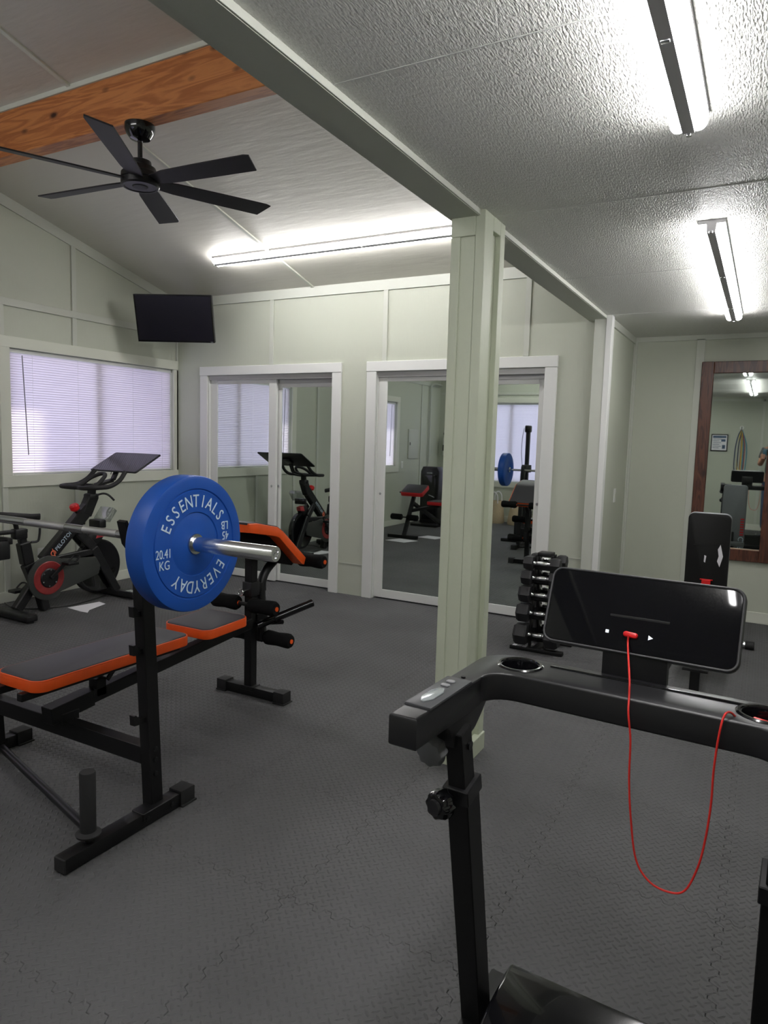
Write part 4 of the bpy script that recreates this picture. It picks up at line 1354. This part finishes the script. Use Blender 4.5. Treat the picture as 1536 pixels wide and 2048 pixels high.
for sx in (-1, 1):
    bm = bmesh.new(); x = sx * 0.322
    box(bm, x - 0.030, x + 0.030, -0.19, 0.0, ZT - 0.004, ZT + 0.005, 0.004)
    pp_ = obj('sensor_panel', bm, mat('panel_grey', (62, 63, 66), 0.4), hf)
    bm = bmesh.new()
    prism(bm, [(x - 0.004, -0.17), (x + 0.004, -0.17), (x + 0.014, -0.15), (x + 0.014, -0.105), (x + 0.006, -0.085), (x - 0.006, -0.085), (x - 0.014, -0.105), (x - 0.014, -0.15)], ZT + 0.004, ZT + 0.008, None, 0.002)
    obj('pulse_plate', bm, SILVER, pp_)
    for yy in (-0.062, -0.036):
        bm = bmesh.new(); prism(bm, rrect(0.020, 0.014, 0.005, 3), ZT + 0.004, ZT + 0.008, Matrix.Translation((x - 0.004, yy, 0)), 0.0015, 1)
        obj('button', bm, GREYP, pp_)
    bm = bmesh.new(); cyl(bm, (x, 0.018, ZT + 0.0), (x, 0.018, ZT + 0.003), 0.005, n=12)
    obj('screw', bm, BLACK, hf)
# recessed tray line on the cross bar
bm = bmesh.new(); box(bm, -0.19, 0.22, 0.205, 0.212, ZT - 0.002, ZT + 0.0035, 0.002)
obj('tray_ridge', bm, BLACKG, hf)
for s in (-1, 1):
    x = s * 0.300
    bm = bmesh.new(); prism(bm, [(-0.13, ZB + 0.01), (0.11, ZB + 0.01), (0.085, ZB - 0.006), (0.06, ZB - 0.026), (0.03, ZB - 0.046), (0.0, ZB - 0.056), (-0.075, ZB - 0.056), (-0.10, ZB - 0.01)], s * 0.322 - 0.029, s * 0.322 + 0.029, MYZ, 0.004)
    tp('handle_socket', bm, SATIN)
    bm = bmesh.new(); beam(bm, (x, -0.048, 0.84), (x, -0.002, 0.64), 0.040, 0.05)
    tp('inner_post', bm, BLACK)
    bm = bmesh.new(); beam(bm, (x, -0.012, 0.70), (x, 0.125, 0.05), 0.050, 0.062)
    lp = tp('outer_post', bm, BLACK)
    bm = bmesh.new(); beam(bm, (x, -0.016, 0.712), (x, -0.007, 0.675), 0.060, 0.072)
    obj('collar', bm, BLACKP, lp)
    bm = bmesh.new(); cyl(bm, (x + 0.0205, -0.03, 0.80), (x + 0.024, -0.03, 0.80), 0.010, n=14)
    obj('bolt', bm, BLACKG, lp)
def knob(name, p, d, R, L, m, lobes=8):
    bm = bmesh.new()
    M_ = frame(p, d)
    n = lobes * 6
    prof = [(0.6, 0.0), (0.94, L * 0.15), (1.0, L * 0.35), (1.0, L * 0.75), (0.88, L * 0.95), (0.7, L)]
    rs = []
    for q, h in prof:
        rs.append([bm.verts.new(M_ @ V(((R * q * (1 + 0.07 * math.cos(lobes * a))) * math.cos(a), (R * q * (1 + 0.07 * math.cos(lobes * a))) * math.sin(a), h))) for a in [2 * PI * k / n for k in range(n)]])
    for a, b in zip(rs, rs[1:]):
        for k in range(n):
            bm.faces.new((a[k], a[(k + 1) % n], b[(k + 1) % n], b[k]))
    bm.faces.new(rs[0][::-1]); bm.faces.new(rs[-1])
    cyl(bm, V(p) - V(d).normalized() * 0.03, V(p) + V(d).normalized() * 0.01, R * 0.35)
    return bm
kn = tp('adjustment_knob', knob('k', (-0.330, -0.085, 0.805), (0.0, -1, -0.15), 0.030, 0.036, GREYP), mat('knob_grey', (96, 97, 99), 0.4))
kb = tp('adjustment_knob', knob('k', (-0.318, -0.045, 0.672), (-0.25, -1, 0.0), 0.030, 0.042, BLACKG), BLACKG)
bm = bmesh.new(); cyl(bm, (-0.3265, -0.085, 0.672), (-0.329, -0.0925, 0.672), 0.017, n=20)
obj('knob_cap', bm, SATIN, kb)
tp('adjustment_knob', knob('k', (0.318, -0.045, 0.672), (0.25, -1, 0.0), 0.030, 0.042, BLACKG), BLACKG)
# console
CN = V((0.0, -0.921, 0.389)).normalized()
MCN = frame((-0.014, 0.268, 1.062), CN, (1, 0, 0))
bm = bmesh.new(); prism(bm, rrect(0.420, 0.182, 0.026, 8), -0.030, 0.0, MCN, 0.007, 3)
cn = tp('console', bm, mat('console_shell', (30, 30, 32), 0.45))
bm = bmesh.new(); prism(bm, rrect(0.406, 0.168, 0.020, 8), -0.002, 0.0022, MCN, 0.001, 1)
gl = obj('display_glass', bm, SCREEN, cn)
bm = bmesh.new(); tube(bm, [MCN @ V((p[0], p[1], 0.0006)) for p in rrect(0.413, 0.175, 0.023, 8)], 0.0026, 8, True)
obj('bezel_rim', bm, mat('rim_grey', (66, 66, 68), 0.4), cn)
bm = bmesh.new(); prism(bm, rrect(0.0075, 0.0075, 0.001, 2), 0.0020, 0.0028, MCN @ Matrix.Translation((-0.062, -0.046, 0)))
obj('stop_icon', bm, ICON, cn, smooth=False)
bm = bmesh.new(); prism(bm, [(0.027, -0.052), (0.037, -0.0465), (0.027, -0.041)], 0.0020, 0.0028, MCN)
obj('play_icon', bm, ICON, cn, smooth=False)
bm = bmesh.new(); prism(bm, [(-0.080, 0.236), (0.058, 0.236), (0.058, 0.262), (-0.080, 0.262)], ZT - 0.03, 0.985, None, 0.003, 1)
box(bm, -0.08, 0.058, 0.262, 0.30, 0.95, 1.06, 0.006)
tp('console_neck', bm, BLACKP)
# motor hood, deck and base
bm = bmesh.new()
hood = [(-0.12, 0.105), (-0.10, 0.150), (0.02, 0.192), (0.12, 0.205), (0.155, 0.200), (0.17, 0.18), (0.18, 0.03), (-0.12, 0.03)]
prism(bm, hood, -0.232, 0.252, MYZ, 0.010, 4)
tp('motor_hood', bm, BLACKG)
tp('running_deck', B(-0.235, 0.255, -1.18, -0.1, 0.045, 0.085, bev=0.006), BLACKP)
bm = bmesh.new(); box(bm, -0.185, 0.205, -1.17, -0.08, 0.083, 0.093, 0.003)
tp('running_belt', bm, RUBBERB)
for s in (-1, 1):
    tp('side_rail', B(s * 0.245 - 0.035 + 0.01, s * 0.245 + 0.035 + 0.01, -1.20, -0.06, 0.03, 0.098, bev=0.008), BLACKP)
    tp('base_rail', B(s * 0.300 - 0.025, s * 0.300 + 0.025, -0.15, 0.28, 0.012, 0.062, bev=0.005), BLACK)
    for yy in (-0.13, 0.26):
        bm = bmesh.new(); cyl(bm, (s * 0.3, yy, 0), (s * 0.3, yy, 0.016), 0.022); tp('rubber_foot', bm, RUBBERB)
    bm = bmesh.new(); cyl(bm, (s * 0.24, -1.15, 0), (s * 0.24, -1.15, 0.035), 0.022); tp('rubber_foot', bm, RUBBERB)
tp('base_crossbar', B(-0.3, 0.3, 0.20, 0.25, 0.014, 0.058, bev=0.004), BLACK)

# safety key with its red cord (world coordinates)
TMW = Matrix.Translation((TXC, TYC, 0)) @ Matrix.Rotation(math.radians(-3), 4, 'Z')
sk = thing('safety_key', 'red magnetic safety key stuck on the treadmill display, with looped red cord', 'safety key', (0, 0, 0))
MK = TMW @ MCN
bm = bmesh.new(); prism(bm, rrect(0.032, 0.0125, 0.006, 6), 0.0023, 0.011, MK @ Matrix.Translation((-0.010, -0.047, 0)) @ Matrix.Rotation(math.radians(-4), 4, 'Z'), 0.003, 3)
obj('key_tab', bm, REDP, sk)
a0_ = MK @ V((-0.013, -0.050, 0.012))
over = [a0_, a0_ + V((0.002, -0.012, -0.02)), V((-0.214, 1.470, 0.962)), V((-0.209, 1.446, 0.934)), V((-0.205, 1.424, 0.905)), V((-0.197, 1.419, 0.853)), V((-0.1945, 1.42, 0.77)), V((-0.186, 1.42, 0.688)), V((-0.171, 1.42, 0.607)), V((-0.142, 1.42, 0.569)), V((-0.104, 1.42, 0.561)), V((-0.077, 1.42, 0.575)), V((-0.058, 1.42, 0.629)), V((-0.049, 1.42, 0.688)), V((-0.044, 1.42, 0.761)), V((-0.044, 1.42, 0.831)), V((-0.040, 1.420, 0.90)), V((-0.034, 1.432, 0.936)), V((-0.024, 1.462, 0.934)), V((-0.010, 1.480, 0.915))]
bm = bmesh.new(); tube(bm, catmull(over, 6), 0.0021, 8)
obj('cord', bm, CORDR, sk)
bm = bmesh.new()
cpos = TMW @ V((0.254, 0.165, 0.905))
box(bm, -0.024, 0.024, -0.008, 0.008, -0.005, 0.005, 0.003, Matrix.Translation(cpos) @ Matrix.Rotation(math.radians(-12), 4, 'Z') @ Matrix.Rotation(math.radians(10), 4, 'Y'))
box(bm, -0.024, 0.020, -0.006, 0.006, 0.007, 0.012, 0.002, Matrix.Translation(cpos) @ Matrix.Rotation(math.radians(-12), 4, 'Z') @ Matrix.Rotation(math.radians(4), 4, 'Y'))
obj('clothing_clip', bm, REDP, sk)

# ------------------------------------------------------------------ things seen only in the mirrors
# red curl bench
cb = thing('curl_bench', 'black and red preacher curl bench reflected in the closet mirror', 'bench', (-4.62, 1.845, 0))
def cpt(name, bm, m, **k):
    return obj(name, bm, m, cb, **k)
cpt('front_foot', B(-0.24, 0.24, -0.03, 0.03, 0.0, 0.05, bev=0.006), BLACK)
bm = bmesh.new(); beam(bm, (0.02, 0.0, 0.04), (0.06, -0.22, 0.62), 0.05, 0.05); cpt('front_post', bm, BLACK)
bm = bmesh.new(); prism(bm, rrect(0.36, 0.27, 0.03, 5), -0.03, 0.03, frame((0.09, -0.18, 0.70), (0.0, 0.42, 0.9), (1, 0, 0)), 0.008)
q_ = cpt('curl_pad', bm, RED)
bm = bmesh.new(); prism(bm, rrect(0.34, 0.25, 0.025, 5), 0.025, 0.036, frame((0.09, -0.18, 0.70), (0.0, 0.42, 0.9), (1, 0, 0)), 0.004)
obj('upholstery', bm, VINYL, q_)
bm = bmesh.new(); prism(bm, rrect(0.30, 0.34, 0.04, 5), -0.028, 0.022, frame((0.30, -0.62, 0.50), (0, 0, 1), (1, 0, 0)), 0.006)
q_ = cpt('seat_pad', bm, RED)
bm = bmesh.new(); prism(bm, rrect(0.285, 0.325, 0.035, 5), 0.018, 0.030, frame((0.30, -0.62, 0.50), (0, 0, 1), (1, 0, 0)), 0.004)
obj('upholstery', bm, VINYL, q_)
bm = bmesh.new(); beam(bm, (0.05, -0.18, 0.52), (0.32, -0.85, 0.10), 0.05, 0.05); beam(bm, (0.05, -0.15, 0.40), (0.30, -0.60, 0.46), 0.045, 0.045); cpt('spine', bm, BLACK)
bm = bmesh.new(); beam(bm, (0.08, -0.88, 0.03), (0.56, -0.88, 0.03), 0.05, 0.05); cpt('rear_foot', bm, BLACK)
bm = bmesh.new(); cyl(bm, (-0.20, -0.02, 0.31), (0.22, -0.02, 0.31), 0.011); cpt('roller_axle', bm, BLACK)
for x0_, x1_ in ((-0.21, -0.03), (0.05, 0.23)):
    bm = bmesh.new(); cyl(bm, (x0_, -0.02, 0.31), (x1_, -0.02, 0.31), 0.045, n=20, ch=0.012); cpt('foam_roller', bm, FOAM)
bm = bmesh.new(); cyl(bm, (-0.17, -0.20, 0.66), (-0.08, -0.2, 0.66), 0.012); cpt('side_handle', bm, BLACK)

wsm = thing('weight_stack_machine', 'black shrouded weight stack machine reflected behind the red bench', 'exercise machine', (-5.0, 0.05, 0))
bm = bmesh.new(); prism(bm, [(-0.17, 0.0), (0.17, 0.0), (0.17, 0.90), (0.13, 0.98), (-0.13, 0.98), (-0.17, 0.90)], -0.11, 0.11, frame((0, 0, 0.02), (0, -1, 0), (1, 0, 0)), 0.012)
sh = obj('shroud', bm, BLACKP, wsm)
obj('shroud_panel', B(-0.13, 0.13, 0.108, 0.116, 0.10, 0.86, bev=0.004), BLACKG, sh)
obj('badge', B(-0.05, 0.05, 0.112, 0.120, 0.885, 0.905), SILVER, sh)
obj('base', B(-0.22, 0.26, -0.16, 0.35, 0.0, 0.04, bev=0.006), BLACK, wsm)
bm = bmesh.new(); cyl(bm, (0.0, 0.11, 0.52), (0.14, 0.22, 0.50), 0.012); obj('pull_handle', bm, CHROME, wsm)

ep = thing('electric_panel', 'painted electric panel door on the wall reflected beside the window', 'electric panel', (XL, -0.09, 1.375))
obj('door', B(0.0, 0.018, -0.19, 0.19, -0.255, 0.255, bev=0.004), TRIM, ep)
obj('latch', B(0.018, 0.026, 0.13, 0.15, -0.02, 0.03, bev=0.003), BLACKP, ep)
bm = bmesh.new()
tube(bm, catmull([(XL + 0.04, -0.60, 0.93), (XL + 0.04, -0.66, 0.96), (XL + 0.04, -0.70, 1.02), (XL + 0.04, -0.70, 1.2), (XL + 0.04, -0.70, 1.7), (XL + 0.04, -0.70, 2.34), (XL + 0.04, -0.73, 2.44), (XL + 0.05, -0.85, 2.47), (XL + 0.05, -1.16, 2.47)], 6), 0.016, 10)
tag(obj('conduit_pipe', bm, TRIM), 'painted conduit pipe bending down the reflected corner of the room', 'pipe')
fe = thing('fire_extinguisher', 'small white and black fire extinguisher hung near the reflected room corner', 'fire extinguisher', (-5.30, YF + 0.07, 1.18))
bm = bmesh.new(); lathe(bm, [(0, 0), (0.04, 0.0), (0.045, 0.01), (0.045, 0.30), (0.03, 0.34), (0.014, 0.36), (0.014, 0.38), (0, 0.38)], Matrix.Identity(4), 20); obj('cylinder', bm, WHITE, fe)
bm = bmesh.new(); lathe(bm, [(0.0455, 0.08), (0.047, 0.08), (0.047, 0.19), (0.0455, 0.19)], Matrix.Identity(4), 20, cap=False); obj('label_band', bm, BLACKP, fe)
bm = bmesh.new(); box(bm, -0.012, 0.012, -0.02, 0.07, 0.38, 0.42, 0.004); tube(bm, catmull([(0.02, 0, 0.39), (0.07, 0.0, 0.36), (0.07, 0, 0.20), (0.06, 0, 0.05)], 5), 0.008, 8); obj('valve', bm, BLACKP, fe)
bm = bmesh.new(); box(bm, -0.03, 0.03, -0.07, -0.045, 0.1, 0.40, 0.004); obj('wall_bracket', bm, BLACK, fe)

# slim cable tower whose mast shows above the reflected bench
ct = thing('cable_tower', 'tall slim black pulley mast reflected in front of the window blind', 'exercise machine', (-3.07, 1.05, 0))
obj('base', B(-0.28, 0.28, -0.2, 0.2, 0.0, 0.05, bev=0.008), BLACK, ct)
bm = bmesh.new(); beam(bm, (0, 0, 0.04), (0, 0, 1.62), 0.05, 0.06); obj('mast', bm, BLACK, ct)
bm = bmesh.new(); box(bm, -0.04, 0.04, -0.05, 0.06, 1.60, 1.70, 0.015); obj('pulley_head', bm, BLACKP, ct)
bm = bmesh.new(); lathe(bm, [(0, -0.012), (0.045, -0.012), (0.036, 0), (0.045, 0.012), (0, 0.012)], frame((0, 0.07, 1.66), (1, 0, 0)), 20); obj('pulley_wheel', bm, BLACKG, ct)
bm = bmesh.new(); tube(bm, catmull([(-0.045, 0.06, 1.66), (-0.06, 0.08, 1.5), (-0.06, 0.09, 1.3), (-0.05, 0.06, 1.12)], 5), 0.004, 6); obj('cable', bm, BLACKP, ct)
obj('carriage', B(-0.06, 0.06, -0.05, 0.07, 1.02, 1.13, bev=0.012), BLACKP, ct)
obj('plate_tray', B(-0.12, 0.12, -0.1, 0.1, 0.05, 0.30, bev=0.01), BLACKP, ct)

WICK = mat('wicker', (196, 176, 146), 0.8, var=0.2, vscale=60, bump=0.6, bscale=90, stretch=(1, 1, 2.5))
def basket(loc, R, H, label):
    t_ = thing('wicker_basket', label, 'basket', loc, 0, 'wicker baskets by the front wall')
    bm = bmesh.new(); lathe(bm, [(0, 0.0), (R * 0.95, 0.0), (R, 0.04), (R * 0.88, H * 0.6), (R * 0.72, H), (R * 0.68, H), (R * 0.84, H * 0.6), (R * 0.9, 0.03), (0, 0.02)], Matrix.Identity(4), 32)
    obj('body', bm, WICK, t_)
    for s in (-1, 1):
        bm = bmesh.new(); tube(bm, catmull([(-0.07, s * R * 0.7, H - 0.04), (-0.06, s * R * 0.7, H + 0.10), (0, s * R * 0.7, H + 0.16), (0.06, s * R * 0.7, H + 0.10), (0.07, s * R * 0.7, H - 0.04)], 5), 0.009, 8)
        obj('handle', bm, PAPER, t_)
basket((-4.22, -0.95, 0), 0.16, 0.40, 'tall pale wicker basket reflected left of the round one')
basket((-3.78, -0.92, 0), 0.20, 0.33, 'round pale wicker basket reflected under the front window')

# poster, hook, bands
po = thing('framed_notice', 'black framed printed notice on the wall reflected in the wood framed mirror', 'notice', (-0.78, YF, 1.555))
obj('frame', B(-0.14, 0.14, 0.0, 0.02, -0.155, 0.155, bev=0.003), BLACK, po)
obj('sheet', B(-0.122, 0.122, 0.018, 0.022, -0.137, 0.137), PAPER, po)
bm = bmesh.new()
box(bm, -0.11, 0.11, 0.0215, 0.0226, 0.085, 0.125)
for k in range(6):
    box(bm, -0.105, 0.0 if k % 2 else 0.03, 0.0215, 0.0226, 0.06 - k * 0.032, 0.068 - k * 0.032)
box(bm, 0.03, 0.10, 0.0215, 0.0226, 0.02, 0.065)
box(bm, 0.05, 0.10, 0.0215, 0.0226, -0.11, -0.04)
obj('printed_block', bm, mat('print_blue', (70, 92, 120), 0.6), po, smooth=False)
hk = thing('wall_hook', 'white round wall hook holding the exercise bands', 'hook', (-0.43, YF, 1.83))
bm = bmesh.new(); cyl(bm, (0, 0, 0), (0, 0.02, 0), 0.035, n=20, ch=0.003); obj('base', bm, WHITE, hk)
bm = bmesh.new(); tube(bm, catmull([(0, 0.02, 0), (0, 0.06, -0.01), (0, 0.08, -0.02), (0, 0.09, 0.02)], 4), 0.008, 8); obj('prong', bm, CHROME, hk)
for k, (c, nm, dx) in enumerate((((44, 60, 96), 'dark blue', -0.05), ((205, 180, 70), 'yellow', 0.0), ((150, 70, 80), 'dull red', 0.045), ((70, 140, 160), 'teal', 0.08))):
    m_ = mat('band_' + nm.replace(' ', '_'), c, 0.6)
    bm = bmesh.new()
    pts = catmull([(-0.43, YF + 0.075, 1.80 - 0.004 * k), (-0.43 + dx * 0.6 - 0.02, YF + 0.06, 1.68), (-0.43 + dx - 0.03, YF + 0.05, 1.45), (-0.43 + dx - 0.03, YF + 0.05, 1.12), (-0.43 + dx, YF + 0.05, 1.06), (-0.43 + dx + 0.02, YF + 0.05, 1.12), (-0.43 + dx + 0.02, YF + 0.06, 1.5), (-0.43 + 0.01, YF + 0.075, 1.80 - 0.004 * k)], 6)
    tube(bm, pts, 0.0085, 8)
    tag(obj('exercise_band', bm, m_), '%s exercise band hanging from the reflected wall hook' % nm, 'exercise band', 'exercise bands on the hook')

# ------------------------------------------------------------------ photographer (seen in the wood framed mirror)
SKIN = mat('skin', (176, 128, 104), 0.55)
SHIRT = mat('shirt_grey', (74, 78, 80), 0.8)
JEANS = mat('jeans_blue', (62, 76, 98), 0.85)
HAIR = mat('hair_dark', (44, 34, 28), 0.7)
pe = thing('person', 'person in grey shirt and jeans holding up a phone, reflected in the mirror', 'person', (0, 0, 0))
def skin_mesh(name, verts, edges, radii, m, root=0, sub=2, parent=None):
    me = bpy.data.meshes.new(name)
    me.from_pydata([V(v) for v in verts], edges, [])
    o = bpy.data.objects.new(name, me); COL.objects.link(o)
    md = o.modifiers.new('s', 'SKIN')
    md.use_smooth_shade = True
    sv = me.skin_vertices[0].data
    for i, r in enumerate(radii):
        sv[i].radius = r if isinstance(r, tuple) else (r, r)
        sv[i].use_root = (i == root)
    m2 = o.modifiers.new('u', 'SUBSURF'); m2.levels = sub; m2.render_levels = sub
    bpy.context.view_layer.update()
    me2 = bpy.data.meshes.new_from_object(o.evaluated_get(bpy.context.evaluated_depsgraph_get()))
    bpy.data.objects.remove(o)
    me2.materials.clear(); me2.materials.append(m)
    for p in me2.polygons: p.use_smooth = True
    return obj(name, me2, m, parent)
px, py = 0.14, -0.46
vb = [(px, py, 0.98), (px, py, 1.15), (px, py + 0.01, 1.36), (px, py + 0.01, 1.46), (px, py + 0.02, 1.54), (px, py + 0.03, 1.60), (px, py + 0.03, 1.70), (px, py + 0.02, 1.76),
      (px - 0.17, py, 1.43), (px - 0.235, py + 0.07, 1.19), (px - 0.16, py + 0.33, 1.36), (px - 0.13, py + 0.385, 1.385),
      (px + 0.17, py, 1.43), (px + 0.25, py + 0.07, 1.19), (px - 0.03, py + 0.34, 1.35), (px - 0.05, py + 0.385, 1.375),
      (px - 0.09, py, 0.90), (px - 0.10, py + 0.02, 0.50), (px - 0.10, py - 0.02, 0.09), (px - 0.10, py + 0.12, 0.045),
      (px + 0.09, py, 0.90), (px + 0.10, py + 0.02, 0.50), (px + 0.10, py - 0.02, 0.09), (px + 0.10, py + 0.12, 0.045)]
eb = [(0, 1), (1, 2), (2, 3), (3, 4), (4, 5), (5, 6), (6, 7), (3, 8), (8, 9), (9, 10), (10, 11), (3, 12), (12, 13), (13, 14), (14, 15), (0, 16), (16, 17), (17, 18), (18, 19), (0, 20), (20, 21), (21, 22), (22, 23)]
rb = [(0.15, 0.11), (0.145, 0.11), (0.15, 0.11), (0.09, 0.08), 0.055, 0.075, 0.088, 0.06, 0.062, 0.044, 0.033, 0.03, 0.062, 0.044, 0.033, 0.03, 0.085, 0.062, 0.045, 0.04, 0.085, 0.062, 0.045, 0.04]
body = skin_mesh('body', vb, eb, rb, SKIN, 0, 2, pe)
# clothing: slightly larger shells
vs_ = [(px, py, 0.93), (px, py, 1.15), (px, py + 0.01, 1.36), (px, py + 0.01, 1.455), (px - 0.17, py, 1.435), (px - 0.215, py + 0.045, 1.28), (px + 0.17, py, 1.435), (px + 0.225, py + 0.045, 1.28)]
skin_mesh('shirt', vs_, [(0, 1), (1, 2), (2, 3), (3, 4), (4, 5), (3, 6), (6, 7)], [(0.175, 0.13), (0.165, 0.13), (0.17, 0.13), (0.10, 0.09), 0.078, 0.066, 0.078, 0.066], SHIRT, 0, 2, pe)
vj = [(px, py, 0.97), (px - 0.09, py, 0.88), (px - 0.10, py + 0.02, 0.50), (px - 0.10, py - 0.01, 0.09), (px + 0.09, py, 0.88), (px + 0.10, py + 0.02, 0.50), (px + 0.10, py - 0.01, 0.09)]
skin_mesh('jeans', vj, [(0, 1), (1, 2), (2, 3), (0, 4), (4, 5), (5, 6)], [(0.165, 0.125), 0.102, 0.078, 0.062, 0.102, 0.078, 0.062], JEANS, 0, 2, pe)
for s in (-1, 1):
    bm = bmesh.new(); box(bm, px + s * 0.1 - 0.048, px + s * 0.1 + 0.048, py - 0.09, py + 0.19, 0.0, 0.09, 0.035, None, 4)
    obj('shoe', bm, RUBBERB, pe)
# head details
HC = V((px, py + 0.035, 1.665))
bm = bmesh.new()
for k in range(9):
    pass
lathe(bm, [(0, 0.118), (0.05, 0.110), (0.085, 0.075), (0.097, 0.02), (0.092, -0.02), (0.088, -0.02), (0.08, 0.06), (0, 0.10)], Matrix.Translation(HC + V((0, -0.012, 0))) @ Matrix.Rotation(math.radians(14), 4, 'X'), 24)
obj('hair', bm, HAIR, pe)
bm = bmesh.new(); tube(bm, catmull([HC + V((0, 0.078, 0.015)), HC + V((0, 0.100, -0.015)), HC + V((0, 0.085, -0.028))], 4), 0.011, 8); obj('nose', bm, SKIN, pe)
for s in (-1, 1):
    bm = bmesh.new(); lathe(bm, [(0, -0.008), (0.011, -0.004), (0.011, 0.004), (0, 0.008)], frame(HC + V((s * 0.033, 0.075, 0.02)), (0, 1, 0)), 12); obj('eye', bm, BLACKG, pe)
    bm = bmesh.new(); box(bm, -0.008, 0.008, -0.016, 0.016, -0.028, 0.028, 0.007, Matrix.Translation(HC + V((s * 0.092, 0.0, 0.0)))); obj('ear', bm, SKIN, pe)
bm = bmesh.new(); box(bm, -0.025, 0.025, -0.006, 0.006, -0.005, 0.005, 0.004, Matrix.Translation(HC + V((0, 0.072, -0.055)))); obj('mouth', bm, mat('lip', (150, 88, 78), 0.5), pe)
# phone: its lens corner sits at the viewpoint
ph = thing('phone', 'teal backed phone held up by the reflected person', 'phone', (0, 0, 0))
bm = bmesh.new(); prism(bm, rrect(0.078, 0.162, 0.012, 5), -0.004, 0.004, frame((-0.024, -0.016, 1.378), (0, 1, 0), (1, 0, 0)) @ Matrix.Rotation(math.radians(0), 4, 'Z'), 0.002)
obj('body', bm, mat('phone_back', (44, 78, 92), 0.3), ph)
for dz in (0.0, -0.028, -0.055):
    bm = bmesh.new(); cyl(bm, (0.0, -0.0125, CAM_H + dz), (0.0, -0.0105, CAM_H + dz), 0.009, n=18); obj('lens', bm, BLACKG, ph)
# hands: palm block with separate bent fingers
def hand(side, palm, wrist, thumb_to, rows):
    bm = bmesh.new()
    tube(bm, catmull([wrist, (V(wrist) + V(palm)) / 2 + V((0, 0, 0.004)), palm], 4), [0.026, 0.027, 0.030, 0.033, 0.036, 0.038, 0.037, 0.034, 0.030][:9], 10)
    for p in rows:
        pts = catmull(p, 4)
        tube(bm, pts, [0.0092 - 0.0022 * k / (len(pts) - 1) for k in range(len(pts))], 8)
    pts = catmull(thumb_to, 4)
    tube(bm, pts, [0.0108 - 0.002 * k / (len(pts) - 1) for k in range(len(pts))], 8)
    obj('hand', bm, SKIN, pe, ang=70)
fl_ = []
for k, (z, ln) in enumerate(((1.362, 0.034), (1.342, 0.042), (1.322, 0.038), (1.304, 0.028))):
    fl_.append([(-0.085, -0.045, z), (-0.076, -0.010, z + 0.002), (-0.058, -0.004, z + 0.003), (-0.058 + ln, -0.003, z + 0.003)])
hand('left', (-0.078, -0.060, 1.335), (px - 0.13, py + 0.37, 1.375), [(-0.080, -0.055, 1.352), (-0.068, -0.038, 1.378), (-0.055, -0.026, 1.395)], fl_)
fr_ = []
for k, (z, ln) in enumerate(((1.345, 0.030), (1.327, 0.036), (1.310, 0.033), (1.294, 0.024))):
    fr_.append([(0.040, -0.045, z), (0.026, -0.012, z + 0.002), (0.010, -0.005, z + 0.003), (0.010 - ln * 0.5, -0.004, z + 0.003)])
hand('right', (0.032, -0.062, 1.325), (px - 0.05, py + 0.37, 1.365), [(0.034, -0.055, 1.345), (0.02, -0.036, 1.375), (0.004, -0.025, 1.385)], fr_)
